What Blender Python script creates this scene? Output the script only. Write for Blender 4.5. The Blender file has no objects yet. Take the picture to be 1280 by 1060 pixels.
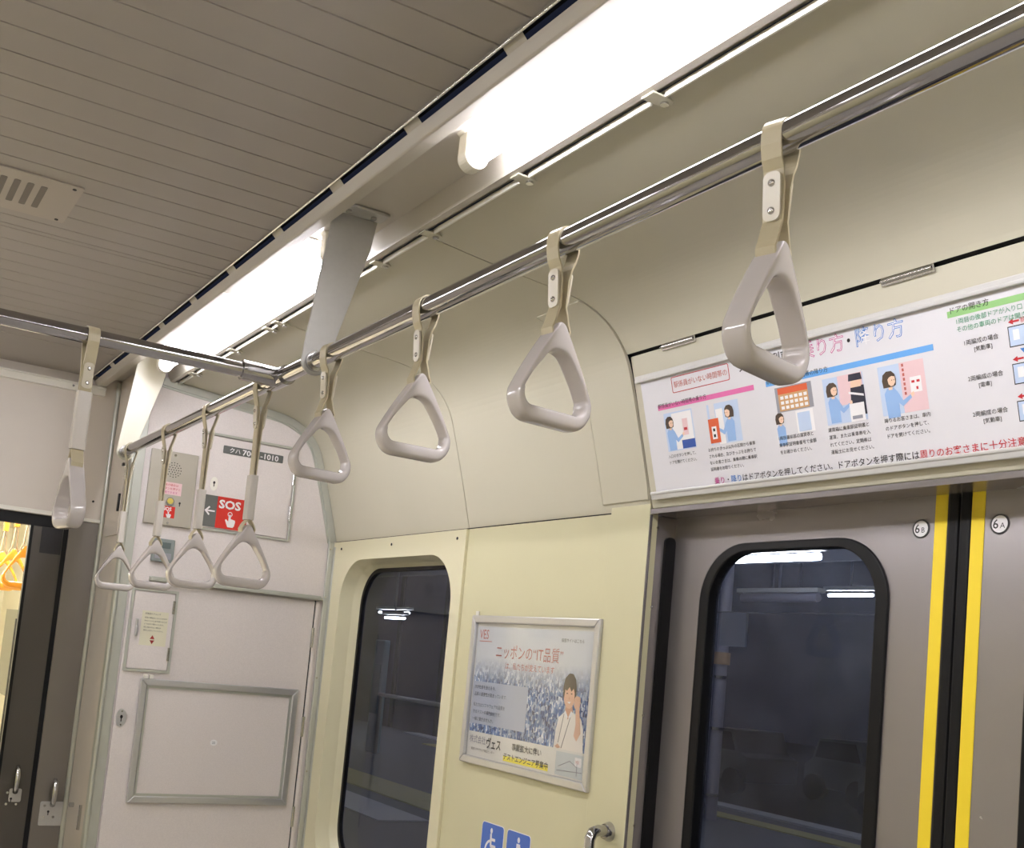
import bpy, math, random
from mathutils import Vector, Matrix

S = bpy.context.scene
COL = S.collection
CZ = 1.45                      # eye height above the floor; geometry below is written relative to the eye
random.seed(7)

# ------------------------------------------------------------------ camera
F_PX, YAW, PITCH, ROLL, PCX, PCY = 1379.69, 0.516371, 0.0967863, 0.0963743, 573.25, 687.67
fwd = Vector((math.sin(YAW) * math.cos(PITCH), math.cos(YAW) * math.cos(PITCH), math.sin(PITCH)))
rgt = Vector((math.cos(YAW), -math.sin(YAW), 0))
upv = rgt.cross(fwd)
r2 = math.cos(ROLL) * rgt + math.sin(ROLL) * upv
u2 = -math.sin(ROLL) * rgt + math.cos(ROLL) * upv
cam = bpy.data.cameras.new('camera')
cam_o = bpy.data.objects.new('camera', cam)
COL.objects.link(cam_o)
m4 = Matrix((( r2.x, u2.x, -fwd.x, 0), (r2.y, u2.y, -fwd.y, 0), (r2.z, u2.z, -fwd.z, CZ), (0, 0, 0, 1)))
cam_o.matrix_world = m4
cam.sensor_fit = 'HORIZONTAL'; cam.sensor_width = 36
cam.lens = 36 * F_PX / 1280
cam.shift_x = (640 - PCX) / 1280
cam.shift_y = (PCY - 530) / 1280
cam.clip_start = 0.02
S.camera = cam_o

# ------------------------------------------------------------------ world, exposure
W = bpy.data.worlds.new('night'); S.world = W; W.use_nodes = True
W.node_tree.nodes['Background'].inputs[0].default_value = (0.010, 0.012, 0.022, 1)
W.node_tree.nodes['Background'].inputs[1].default_value = 1.0
S.view_settings.view_transform = 'Standard'; S.view_settings.look = 'None'
S.view_settings.gamma = 1; S.view_settings.use_curve_mapping = False
S.view_settings.exposure = 0.0
TUBE_W = 45.0                  # radiance of the fluorescent tubes
S.cycles.max_bounces = 10; S.cycles.diffuse_bounces = 6; S.cycles.glossy_bounces = 5
S.cycles.transparent_max_bounces = 12
S.cycles.sample_clamp_indirect = 8.0
S.cycles.caustics_reflective = False; S.cycles.caustics_refractive = False

# ------------------------------------------------------------------ materials
def lin(c):
    return tuple(((v / 255) / 12.92 if v / 255 <= 0.04045 else ((v / 255 + 0.055) / 1.055) ** 2.4) for v in c)
def mat(name, col, rough=0.5, metal=0.0, noise=0.0, nscale=20, bump=0.0, bscale=60, coat=0.0, stretch=None, emit=None, spec=0.5):
    m = bpy.data.materials.new(name); m.use_nodes = True
    nt = m.node_tree; b = nt.nodes['Principled BSDF']
    b.inputs['Base Color'].default_value = (*col, 1)
    b.inputs['Roughness'].default_value = rough; b.inputs['Metallic'].default_value = metal
    b.inputs['Specular IOR Level'].default_value = spec
    b.inputs['Coat Weight'].default_value = coat; b.inputs['Coat Roughness'].default_value = 0.08
    if emit:
        b.inputs['Emission Color'].default_value = (*col, 1); b.inputs['Emission Strength'].default_value = emit
    if noise or bump:
        tc = nt.nodes.new('ShaderNodeTexCoord')
        mp = nt.nodes.new('ShaderNodeMapping'); nt.links.new(tc.outputs['Object'], mp.inputs[0])
        if stretch: mp.inputs['Scale'].default_value = stretch
    if noise:
        n = nt.nodes.new('ShaderNodeTexNoise'); n.inputs['Scale'].default_value = nscale; n.inputs['Detail'].default_value = 5
        nt.links.new(mp.outputs[0], n.inputs['Vector'])
        r = nt.nodes.new('ShaderNodeMapRange'); r.inputs[3].default_value = 1 - noise; r.inputs[4].default_value = 1 + noise
        nt.links.new(n.outputs['Fac'], r.inputs[0])
        h = nt.nodes.new('ShaderNodeVectorMath'); h.operation = 'SCALE'; h.inputs[0].default_value = col
        nt.links.new(r.outputs[0], h.inputs['Scale']); nt.links.new(h.outputs[0], b.inputs['Base Color'])
        r2_ = nt.nodes.new('ShaderNodeMapRange'); r2_.inputs[3].default_value = rough * (1 - noise); r2_.inputs[4].default_value = rough * (1 + noise)
        nt.links.new(n.outputs['Fac'], r2_.inputs[0]); nt.links.new(r2_.outputs[0], b.inputs['Roughness'])
    if bump:
        n = nt.nodes.new('ShaderNodeTexNoise'); n.inputs['Scale'].default_value = bscale; n.inputs['Detail'].default_value = 3
        nt.links.new(mp.outputs[0], n.inputs['Vector'])
        bp = nt.nodes.new('ShaderNodeBump'); bp.inputs['Strength'].default_value = bump; bp.inputs['Distance'].default_value = 0.01
        nt.links.new(n.outputs['Fac'], bp.inputs['Height']); nt.links.new(bp.outputs[0], b.inputs['Normal'])
    return m
def emission(name, col, strength):
    m = bpy.data.materials.new(name); m.use_nodes = True; nt = m.node_tree; nt.nodes.clear()
    e = nt.nodes.new('ShaderNodeEmission'); e.inputs[0].default_value = (*col, 1); e.inputs[1].default_value = strength
    o = nt.nodes.new('ShaderNodeOutputMaterial'); nt.links.new(e.outputs[0], o.inputs[0]); return m
def glass(name, tint=(0.78, 0.80, 0.86), haze=0.02, rough=0.02, scatter=0.0):
    m = bpy.data.materials.new(name); m.use_nodes = True; nt = m.node_tree; nt.nodes.clear()
    t = nt.nodes.new('ShaderNodeBsdfTransparent'); t.inputs[0].default_value = (*tint, 1)
    g = nt.nodes.new('ShaderNodeBsdfGlossy'); g.inputs['Roughness'].default_value = rough
    d = nt.nodes.new('ShaderNodeBsdfDiffuse'); d.inputs[0].default_value = (0.55, 0.62, 0.85, 1)
    tc = nt.nodes.new('ShaderNodeTexCoord'); n = nt.nodes.new('ShaderNodeTexNoise'); n.inputs['Scale'].default_value = 14; n.inputs['Detail'].default_value = 2
    nt.links.new(tc.outputs['Object'], n.inputs['Vector'])
    mr = nt.nodes.new('ShaderNodeMapRange'); mr.inputs[1].default_value = 0.35; mr.inputs[2].default_value = 0.75
    mr.inputs[3].default_value = haze * 0.4; mr.inputs[4].default_value = haze * 1.6
    nt.links.new(n.outputs['Fac'], mr.inputs[0])
    fr = nt.nodes.new('ShaderNodeFresnel'); fr.inputs[0].default_value = 1.5
    a = nt.nodes.new('ShaderNodeMixShader'); b = nt.nodes.new('ShaderNodeMixShader'); o = nt.nodes.new('ShaderNodeOutputMaterial')
    ge = nt.nodes.new('ShaderNodeNewGeometry'); sb = nt.nodes.new('ShaderNodeMath'); sb.operation = 'SUBTRACT'; sb.inputs[0].default_value = 1.0
    nt.links.new(ge.outputs['Backfacing'], sb.inputs[1]); ml = nt.nodes.new('ShaderNodeMath'); ml.operation = 'MULTIPLY'
    nt.links.new(fr.outputs[0], ml.inputs[0]); nt.links.new(sb.outputs[0], ml.inputs[1]); nt.links.new(ml.outputs[0], a.inputs[0]); nt.links.new(t.outputs[0], a.inputs[1]); nt.links.new(g.outputs[0], a.inputs[2])
    nt.links.new(mr.outputs[0], b.inputs[0]); nt.links.new(a.outputs[0], b.inputs[1]); nt.links.new(d.outputs[0], b.inputs[2])
    fx = nt.nodes.new('ShaderNodeBsdfRefraction'); fx.inputs['Roughness'].default_value = 0.30; fx.inputs['IOR'].default_value = 1.45; fx.inputs[0].default_value = (0.8, 0.85, 1.0, 1)
    c = nt.nodes.new('ShaderNodeMixShader'); c.inputs[0].default_value = scatter
    nt.links.new(b.outputs[0], c.inputs[1]); nt.links.new(fx.outputs[0], c.inputs[2])
    nt.links.new(c.outputs[0], o.inputs[0]); return m

CREAM = mat('cream_painted_panel', (0.66, 0.625, 0.415), 0.42, noise=0.045, nscale=3.5, bump=0.03, bscale=9)
CREAMW = mat('cream_window_moulding', (0.76, 0.72, 0.51), 0.32, noise=0.02, nscale=4)
COVE = mat('upper_panel_paint', (0.54, 0.51, 0.405), 0.45, noise=0.04, nscale=4)
CEIL = mat('ceiling_paint', (0.405, 0.372, 0.345), 0.5, noise=0.05, nscale=9)
TROUGH = mat('trough_paint', (0.52, 0.48, 0.42), 0.4, noise=0.03, nscale=8)
WHITE = mat('white_edge_enamel', (0.85, 0.83, 0.76), 0.3)
PINK = mat('speckled_grey_laminate', (0.75, 0.695, 0.685), 0.5, noise=0.10, nscale=260)
LGREY = mat('light_grey_panel', (0.72, 0.66, 0.60), 0.45, noise=0.03, nscale=12)
TRIMG = mat('grey_green_aluminium', (0.56, 0.575, 0.53), 0.33, metal=0.5, noise=0.03)
EDGE = mat('polished_edge_strip', (0.95, 0.95, 0.92), 0.15, metal=0.9)
ALU = mat('brushed_aluminium', (0.66, 0.66, 0.68), 0.35, metal=0.8, noise=0.05, nscale=60, stretch=(1, 1, 8))
ALUP = mat('satin_bracket_metal', (0.50, 0.49, 0.47), 0.42, metal=0.35, noise=0.06, nscale=90)
BRLIT = mat('cream_lit_bracket', (0.70, 0.67, 0.56), 0.35, noise=0.02)  # cream light on the far bracket put into its base colour
CHROME = mat('polished_stainless', (0.47, 0.46, 0.475), 0.09, metal=1.0, bump=0.02, bscale=5)
CHROME2 = mat('satin_stainless', (0.60, 0.59, 0.58), 0.22, metal=1.0)
STEEL = mat('brushed_door_steel', (0.335, 0.31, 0.315), 0.27, metal=0.65, noise=0.04, nscale=5, bump=0.05, bscale=3.2, stretch=(1, 1, 1.2))
DSTEEL = mat('dark_door_steel', (0.10, 0.09, 0.08), 0.35, metal=0.5, noise=0.05, nscale=8)
MSTEEL = mat('gangway_frame_steel', (0.22, 0.20, 0.18), 0.33, metal=0.6, noise=0.05, nscale=6)
PLATE = mat('intercom_plate_metal', (0.46, 0.43, 0.37), 0.4, metal=0.35, noise=0.03, nscale=30)
RUBBER = mat('black_rubber', (0.006, 0.006, 0.007), 0.42, spec=0.22)
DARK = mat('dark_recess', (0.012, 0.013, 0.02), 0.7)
YELLOW = mat('yellow_safety_tape', (0.90, 0.68, 0.03), 0.42, noise=0.015)
HANDLE = mat('grey_white_handle_plastic', (0.56, 0.52, 0.51), 0.14, coat=0.35)
SLEEVE = mat('sleeve_plastic', (0.62, 0.58, 0.54), 0.22, coat=0.2)
BELT = mat('beige_belt_vinyl', (0.50, 0.44, 0.30), 0.38, noise=0.05, nscale=50)
CLIP = mat('clip_plastic', (0.66, 0.61, 0.50), 0.25)
ORANGE = mat('orange_handle_plastic', (0.75, 0.32, 0.03), 0.25)
ORBELT = mat('brown_belt', (0.30, 0.20, 0.10), 0.5)
SOCK = mat('lamp_socket_plastic', (0.74, 0.71, 0.62), 0.35)
REFL = mat('white_reflector', (0.86, 0.86, 0.82), 0.3)
RAILM = mat('pale_anodised_rail', (0.62, 0.61, 0.60), 0.4, metal=0.25)
PAPER = mat('poster_paper', (0.74, 0.73, 0.77), 0.35, noise=0.015, nscale=30, coat=0.15)
P2 = mat('advert_paper', (0.78, 0.77, 0.74), 0.3, coat=0.2)
TUBE = emission('fluorescent_tube', (1.0, 0.978, 1.035), TUBE_W)
FARTUBE = emission('far_fluorescent_tube', (0.88, 0.94, 1.0), 45.0)
NEXTTUBE = emission('next_car_tube', (1.0, 0.96, 0.86), 230.0)
GLASS = glass('door_glass', haze=0.022, scatter=0.15)
GLASSW = glass('side_window_glass', haze=0.018, scatter=0.05)
CLEAR = glass('poster_cover_film', tint=(0.97, 0.97, 0.97), haze=0.012, rough=0.08)
def flat(name, rgb, rough=0.45): return mat(name, lin(rgb), rough)
K = flat('ink_black', (28, 26, 30)); RED = flat('ink_red', (190, 40, 50)); MAG = flat('ink_magenta', (190, 60, 140))
BLU = flat('ink_blue', (70, 130, 205)); GRN = flat('ink_green', (60, 150, 110)); WHT = flat('ink_white', (240, 238, 240))
PNK = flat('bar_pink', (222, 110, 170)); BBAR = flat('bar_blue', (105, 170, 235)); GBAR = flat('bar_green', (150, 200, 130))
SKIN = flat('print_skin', (240, 205, 180)); HAIR = flat('print_hair', (75, 60, 50)); JKT = flat('print_jacket', (150, 185, 232))
LBLU = flat('print_pale_blue', (195, 212, 238)); DBLU = flat('print_deep_blue', (45, 80, 160)); ORG = flat('print_orange', (215, 95, 55))
GRYP = flat('print_grey', (150, 150, 160)); NAVY = flat('print_navy', (45, 45, 60)); PPNK = flat('print_pale_pink', (232, 200, 205))
YLP = flat('print_yellow', (250, 235, 60)); SHIRT = flat('print_shirt', (238, 232, 226)); TAN = flat('print_tan', (205, 160, 110))
SALM = flat('ink_salmon', (190, 100, 90)); SBLU = flat('sticker_blue', (52, 98, 190), 0.3); SRED = flat('sos_red', (200, 44, 36), 0.3)
SGRY = flat('sign_grey', (98, 100, 98), 0.35); LABEL = flat('label_cream', (226, 222, 200)); DRED = flat('ink_dark_red', (150, 40, 40))

def city_mat():
    m = bpy.data.materials.new('city_photo_print'); m.use_nodes = True; nt = m.node_tree; b = nt.nodes['Principled BSDF']
    b.inputs['Roughness'].default_value = 0.3
    tc = nt.nodes.new('ShaderNodeTexCoord')
    v = nt.nodes.new('ShaderNodeTexVoronoi'); v.inputs['Scale'].default_value = 175; v.distance = 'CHEBYCHEV'
    mp = nt.nodes.new('ShaderNodeMapping'); mp.inputs['Scale'].default_value = (1, 1, 0.6)
    nt.links.new(tc.outputs['Object'], mp.inputs[0]); nt.links.new(mp.outputs[0], v.inputs['Vector'])
    sx = nt.nodes.new('ShaderNodeSeparateColor'); nt.links.new(v.outputs['Color'], sx.inputs[0])
    cr = nt.nodes.new('ShaderNodeValToRGB'); e = cr.color_ramp.elements
    e[0].position = 0; e[0].color = (*lin((28, 44, 88)), 1); e[1].position = 1; e[1].color = (*lin((225, 232, 238)), 1)
    for p, c in ((0.3, (70, 105, 170)), (0.55, (110, 140, 185)), (0.75, (165, 180, 205))):
        x = cr.color_ramp.elements.new(p); x.color = (*lin(c), 1)
    nt.links.new(sx.outputs[0], cr.inputs[0])
    n = nt.nodes.new('ShaderNodeTexNoise'); n.inputs['Scale'].default_value = 18; nt.links.new(tc.outputs['Object'], n.inputs['Vector'])
    mx0 = nt.nodes.new('ShaderNodeMix'); mx0.data_type = 'RGBA'; mx0.blend_type = 'MULTIPLY'; mx0.inputs[0].default_value = 1.0
    nr = nt.nodes.new('ShaderNodeValToRGB'); nr.color_ramp.elements[0].position = 0.35; nr.color_ramp.elements[0].color = (0.45, 0.5, 0.62, 1)
    nr.color_ramp.elements[1].position = 0.62; nr.color_ramp.elements[1].color = (1.1, 1.1, 1.1, 1)
    nt.links.new(n.outputs['Fac'], nr.inputs[0])
    nt.links.new(cr.outputs[0], mx0.inputs['A']); nt.links.new(nr.outputs[0], mx0.inputs['B'])
    # the printed picture itself fades to a pale sky upwards
    sp = nt.nodes.new('ShaderNodeSeparateXYZ'); nt.links.new(tc.outputs['Object'], sp.inputs[0])
    mr = nt.nodes.new('ShaderNodeMapRange'); mr.inputs[1].default_value = 0.21; mr.inputs[2].default_value = 0.29
    nt.links.new(sp.outputs[2], mr.inputs[0])
    mx = nt.nodes.new('ShaderNodeMix'); mx.data_type = 'RGBA'; mx.inputs['B'].default_value = (*lin((214, 218, 224)), 1)
    nt.links.new(mr.outputs[0], mx.inputs[0]); nt.links.new(mx0.outputs['Result'], mx.inputs['A'])
    nt.links.new(mx.outputs['Result'], b.inputs['Base Color']); return m
CITY = city_mat()

# ------------------------------------------------------------------ mesh helpers
class Frame:
    def __init__(s, o, r, u):
        s.o = Vector(o); s.r = Vector(r).normalized(); s.u = Vector(u).normalized(); s.n = s.r.cross(s.u)
    def p(s, a, b, w=0.0): return s.o + s.r * a + s.u * b + s.n * w
WORLD = Frame((0, 0, 0), (1, 0, 0), (0, 1, 0))

class MB:
    def __init__(s): s.v = []; s.f = []; s.mi = []; s.mats = []; s.sm = []
    def m(s, mt):
        if mt is None: return 0
        if mt not in s.mats: s.mats.append(mt)
        return s.mats.index(mt)
    def add(s, vs, fs, mt=None, smooth=False):
        b = len(s.v); s.v += [Vector(x) for x in vs]; k = s.m(mt)
        for f in fs: s.f.append([b + i for i in f]); s.mi.append(k); s.sm.append(smooth)
    def box(s, x0, x1, y0, y1, z0, z1, mt=None, fr=None):
        c = [(x0, y0, z0), (x1, y0, z0), (x1, y1, z0), (x0, y1, z0), (x0, y0, z1), (x1, y0, z1), (x1, y1, z1), (x0, y1, z1)]
        if fr: c = [fr.p(*q) for q in c]
        s.add(c, [(0, 3, 2, 1), (4, 5, 6, 7), (0, 1, 5, 4), (1, 2, 6, 5), (2, 3, 7, 6), (3, 0, 4, 7)], mt); return s
    def prism(s, pts, h0, h1, fr, mt=None, smooth=False):
        """closed 2D outline (a,b) in frame fr, extruded from w=h0 to w=h1"""
        n = len(pts)
        area = sum(pts[i][0] * pts[(i + 1) % n][1] - pts[(i + 1) % n][0] * pts[i][1] for i in range(n))
        if area < 0: pts = pts[::-1]
        vs = [fr.p(a, b, h0) for a, b in pts] + [fr.p(a, b, h1) for a, b in pts]
        s.add(vs, [tuple(range(n - 1, -1, -1)), tuple(range(n, 2 * n))], mt)
        b = len(s.v) - 2 * n; k = s.m(mt)
        for i in range(n):
            j = (i + 1) % n; s.f.append([b + i, b + j, b + n + j, b + n + i]); s.mi.append(k); s.sm.append(smooth)
        return s
    def poly(s, pts, w, fr, mt=None):
        n = len(pts)
        area = sum(pts[i][0] * pts[(i + 1) % n][1] - pts[(i + 1) % n][0] * pts[i][1] for i in range(n))
        if area < 0: pts = pts[::-1]
        s.add([fr.p(a, b, w) for a, b in pts], [tuple(range(n))], mt); return s
    def ring(s, outer, inner, h0, h1, fr, mt=None):
        """plate with a hole; outer and inner have the same number of points"""
        n = len(outer)
        vs = [fr.p(a, b, h0) for a, b in outer] + [fr.p(a, b, h1) for a, b in outer] + [fr.p(a, b, h0) for a, b in inner] + [fr.p(a, b, h1) for a, b in inner]
        fs = []
        for i in range(n):
            j = (i + 1) % n
            fs += [(i, j, n + j, n + i), (n + i, n + j, 3 * n + j, 3 * n + i), (2 * n + j, 2 * n + i, 3 * n + i, 3 * n + j), (j, i, 2 * n + i, 2 * n + j)]
        s.add(vs, fs, mt); return s
    def tube(s, path, r, seg=16, mt=None, caps=True, sx=1.0):
        path = [Vector(p) for p in path]; rings = []
        t0 = (path[1] - path[0]).normalized()
        a = Vector((0, 0, 1)) if abs(t0.z) < 0.9 else Vector((1, 0, 0))
        nrm = (a - t0 * a.dot(t0)).normalized()
        for i, p in enumerate(path):
            if i == 0: t = path[1] - path[0]
            elif i == len(path) - 1: t = path[-1] - path[-2]
            else: t = (path[i + 1] - p).normalized() + (p - path[i - 1]).normalized()
            t.normalize(); nrm = (nrm - t * nrm.dot(t)).normalized(); b = t.cross(nrm)
            rr = r[i] if isinstance(r, (list, tuple)) else r
            rings.append([p + (nrm * math.cos(2 * math.pi * k / seg) * sx + b * math.sin(2 * math.pi * k / seg)) * rr for k in range(seg)])
        vs = [v for q in rings for v in q]; fs = []
        for i in range(len(path) - 1):
            for k in range(seg):
                l = (k + 1) % seg; fs.append((i * seg + k, i * seg + l, (i + 1) * seg + l, (i + 1) * seg + k))
        s.add(vs, fs, mt, True)
        if caps: s.add(rings[0], [tuple(range(seg - 1, -1, -1))], mt); s.add(rings[-1], [tuple(range(seg))], mt)
        return s
    def cyl(s, c, ax, r, h, seg=20, mt=None):
        c = Vector(c); ax = Vector(ax).normalized(); return s.tube([c, c + ax * h], r, seg, mt)
    def extrude(s, prof, y0, y1, mt=None, smooth=False):
        """open (X,Z) profile swept along Y as a sheet, normal to the left of travel"""
        n = len(prof)
        s.add([(x, y0, z) for x, z in prof] + [(x, y1, z) for x, z in prof], [(i, i + 1, n + i + 1, n + i) for i in range(n - 1)], mt, smooth); return s
    def slab(s, prof, t, y0, y1, mt=None):
        """open (X,Z) profile with thickness t (outwards = away from the saloon) swept along Y"""
        out = []
        for i, (x, z) in enumerate(prof):
            a = prof[max(i - 1, 0)]; b = prof[min(i + 1, len(prof) - 1)]
            dx, dz = b[0] - a[0], b[1] - a[1]; L = math.hypot(dx, dz); out.append((x - dz / L * t, z + dx / L * t))
        n = len(prof); q = prof + out[::-1]
        vs = [(x, y0, z) for x, z in q] + [(x, y1, z) for x, z in q]; N = 2 * n; fs = []
        for i in range(n - 1):
            fs.append((i, i + 1, N + i + 1, N + i))
            j = 2 * n - 1 - i; fs.append((j, j - 1 + 0, N + j - 1, N + j)) if False else fs.append((j - 1, j, N + j, N + j - 1))
            fs.append((i, i + 1, j - 1, j)); fs.append((N + i, N + j, N + j - 1, N + i + 1))
        fs.append((0, N, N + 2 * n - 1, 2 * n - 1)); fs.append((n - 1, n, N + n, N + n - 1))
        s.add(vs, fs, mt, False); return s
    def text(s, body, u, v, size, fr, mt, w=0.0004, bold=0.0, sx=1.0, center=False):
        c = bpy.data.curves.new('t', 'FONT'); c.body = body; c.size = 1.0; c.offset = bold; c.resolution_u = 2
        if center: c.align_x = 'CENTER'
        o = bpy.data.objects.new('t', c); COL.objects.link(o)
        me = bpy.data.meshes.new_from_object(o.evaluated_get(bpy.context.evaluated_depsgraph_get()))
        s.add([fr.p(u + q.co.x * size * sx, v + (q.co.y - 0.37) * size, w) for q in me.vertices], [tuple(p.vertices) for p in me.polygons], mt)
        bpy.data.objects.remove(o); bpy.data.meshes.remove(me); bpy.data.curves.remove(c); return s

def arc(cx, cy, r, a0, a1, n=8):
    return [(cx + r * math.cos(math.radians(a0 + (a1 - a0) * i / n)), cy + r * math.sin(math.radians(a0 + (a1 - a0) * i / n))) for i in range(n + 1)]
def rrect(x0, y0, x1, y1, r, n=8, rt=None):
    rt = r if rt is None else rt
    return arc(x1 - r, y0 + r, r, -90, 0, n) + arc(x1 - rt, y1 - rt, rt, 0, 90, n) + arc(x0 + rt, y1 - rt, rt, 90, 180, n) + arc(x0 + r, y0 + r, r, 180, 270, n)
def ellipse(cx, cy, a, b, n=20): return [(cx + a * math.cos(2 * math.pi * i / n), cy + b * math.sin(2 * math.pi * i / n)) for i in range(n)]

def obj(name, mb, mt=None, parent=None, bevel=0.0, local=False, seg=2):
    me = bpy.data.meshes.new(name)
    if parent is not None: org = Vector((0, 0, 0)) if local else parent_world(parent) - Vector((0, 0, CZ))
    else:
        xs = [v.x for v in mb.v]; ys = [v.y for v in mb.v]; zs = [v.z for v in mb.v]
        org = Vector((0, 0, 0)) if local else Vector(((min(xs) + max(xs)) / 2, (min(ys) + max(ys)) / 2, min(zs)))
    me.from_pydata([tuple(v - org) for v in mb.v], [], mb.f)
    mats = list(mb.mats)
    if not mats: mats = [mt]
    for q in mats: me.materials.append(q)
    for p, k, sm in zip(me.polygons, mb.mi, mb.sm): p.material_index = k; p.use_smooth = sm
    me.update()
    o = bpy.data.objects.new(name, me); COL.objects.link(o)
    if parent is not None: o.parent = parent
    elif not local: o.location = org + Vector((0, 0, CZ))
    if bevel:
        b = o.modifiers.new('bevel', 'BEVEL'); b.width = bevel; b.segments = seg; b.limit_method = 'ANGLE'; b.angle_limit = math.radians(35); b.harden_normals = False
    return o
def parent_world(p):
    w = Vector(p.location); q = p.parent
    while q is not None: w += q.location; q = q.parent
    return w
def tag(o, label, cat, group=None, kind=None):
    if label: o['label'] = label
    if cat: o['category'] = cat
    if group: o['group'] = group
    if kind: o['kind'] = kind
    return o
def empty(name, loc):
    o = bpy.data.objects.new(name, None); o.empty_display_size = 0.05; COL.objects.link(o); o.location = Vector(loc) + Vector((0, 0, CZ)); return o
def thing(name, loc, label, cat, group=None): return tag(empty(name, loc), label, cat, group)
def struct(o, label=None, cat=None):
    o['kind'] = 'structure'
    if label: o['label'] = label
    if cat: o['category'] = cat
    return o

# ------------------------------------------------------------------ dimensions (x right, y along the car, z relative to the eye)
XW = 1.585; YE = 3.70; YG = 4.03; YS1 = 1.932; YS2 = 2.742; ZS = 0.374; FL = -CZ
CX = 0.235                                   # centre line of the car
def mir(x): return 2 * CX - x
YB = -7.6                                    # where the modelled saloon ends behind the camera
def fillet(prof, n=5):
    return prof
COVEP = [(0.951, 0.836), (1.08, 0.822), (1.20, 0.812), (1.31, 0.803), (1.37, 0.790), (1.42, 0.766), (1.456, 0.735), (1.487, 0.690), (1.515, 0.610), (1.552, 0.490), (XW, ZS)]
CEILP = COVEP[:8]; 
HB = (XW, ZS); HT = (1.487, 0.705)           # header panel bottom and top

# ------------------------------------------------------------------ setting: floor, ceiling
struct(obj('floor', MB().box(mir(XW) - .08, XW + .075, YB, YG, FL - .03, FL), mat('floor_vinyl', (0.45, 0.43, 0.42), 0.4, noise=0.1)), 'grey vinyl floor of the train car', 'floor')

# grooved ceiling panel (grooves run across the car)
g = MB(); ZC = 0.865; x0, x1 = mir(0.722), 0.722
ys = [YB]; y = 1.215 - 40 * 0.0835
grooves = [1.215 + 0.0835 * k for k in range(-40, 33) if -2.2 < 1.215 + 0.0835 * k < 3.68]
prof = [(YB, 0)]
for gy in grooves:
    d, hw = (0.0042, 0.0020)
    prof += [(gy - hw, 0), (gy - hw * .4, d), (gy + hw * .4, d), (gy + hw, 0)]
prof += [(2.608, 0), (2.6085, 0.006), (2.6115, 0.006), (2.612, 0)]
prof = sorted(prof, key=lambda q: q[0]) + [(YG, 0)]
vs = []; fs = []
for yy, d in prof: vs += [(x0, yy, ZC + d), (x1, yy, ZC + d)]
for i in range(len(prof) - 1): fs.append((2 * i, 2 * i + 1, 2 * i + 3, 2 * i + 2))
g.add(vs, fs, CEIL); g.box(x0, x1, YB, YG, ZC + 0.008, ZC + 0.03, CEIL)
struct(obj('ceiling', g, CEIL), 'dim beige ceiling of narrow grooved boards running across the car', 'ceiling')

def side_trough(n, flip):
    """air slots, ridge, lamp channel and outer lip running along the car"""
    M = (lambda x: mir(x)) if flip else (lambda x: x)
    t = MB()
    def sheet(prof, y0, y1, m):
        p = [(M(x), z) for x, z in prof]
        if flip: p = p[::-1]
        t.extrude(p[::-1], y0, y1, m)
    # bright edge of the ceiling
    t.tube([(M(.7228), YB, .8590), (M(.7228), YG, .8590)], .0024, 8, EDGE)
    t.box(min(M(.7222), M(.7246)), max(M(.7222), M(.7246)), YB, YG, .860, .868, EDGE)
    # slotted strip: bridges between dark slots
    a, b = (.7250, .8640), (.7370, .8525)
    k0 = int((-2.4 - 1.60) / .3085) - 1
    sheet([a, b], YB, 1.603 + .3085 * k0, TROUGH)
    for k in range(k0, 9):
        s0 = 1.603 + .3085 * k; s1 = s0 + .258; nx = s0 + .3085
        if s1 > YG: break
        sheet([a, b], max(s1, YB), min(nx, YG), TROUGH)
    sheet([b, (.7405, .8440), (.7450, .8345), (.7475, .8322), (.7500, .8320), (.7735, .8342), (.7770, .8400), (.7800, .8700), (.9060, .8700), (.9170, .8350), (.9190, .8305), (.9335, .8305), (.9350, .8480)], YB, YG, TROUGH)
    # duct behind the slots and the gap beside the outer panels
    t.box(min(M(.7235), M(.745)), max(M(.7235), M(.745)), YB, YG, .874, .90, DARK)
    t.box(min(M(.936), M(.956)), max(M(.936), M(.956)), YB, YG, .846, .850, TROUGH)
    return struct(obj('trim_%d' % n, t), 'slotted air strip and lamp channel running along the %s side of the ceiling' % ('left' if flip else 'right'), 'ceiling trim')
side_trough(1, False); side_trough(2, True)

def panel_run(name_, prof, y0, y1, m, parent):
    return obj(name_, MB().slab(prof, 0.004, y0, y1), m, parent)
# right wall: an empty that gathers the fixed panels
wr = struct(empty('wall_right', (XW, 2.0, FL)), 'cream painted side wall with curved upper panels', 'wall')
FINE = []
def smooth_prof(P, n=4):
    out = []
    for i in range(len(P) - 1):
        p0 = P[max(i - 1, 0)]; p1 = P[i]; p2 = P[i + 1]; p3 = P[min(i + 2, len(P) - 1)]
        for k in range(n):
            t = k / n; f = []
            for c in (0, 1): f.append(0.5 * (2 * p1[c] + (p2[c] - p0[c]) * t + (2 * p0[c] - 5 * p1[c] + 4 * p2[c] - p3[c]) * t * t + (3 * p1[c] - p0[c] - 3 * p2[c] + p3[c]) * t ** 3))
            out.append(tuple(f))
    out.append(P[-1]); return out
CF = smooth_prof(COVEP); CF_up = smooth_prof(COVEP[:8])
_q = [p for p in smooth_prof(COVEP) if p[1] > .7085]; _n = [p for p in smooth_prof(COVEP) if p[1] <= .7085][0]; _t = (_q[-1][1] - .7065) / (_q[-1][1] - _n[1])
CF_up = _q + [(_q[-1][0] + (_n[0] - _q[-1][0]) * _t, .7065)]
for (a, b) in ((YS2 + .0015, YE), (YS1 + .0015, YS2 - .0015)):
    o = obj('cove_panel', MB().slab(CF, .004, a, b), COVE, wr)
    for p in o.data.polygons: p.use_smooth = False
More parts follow.
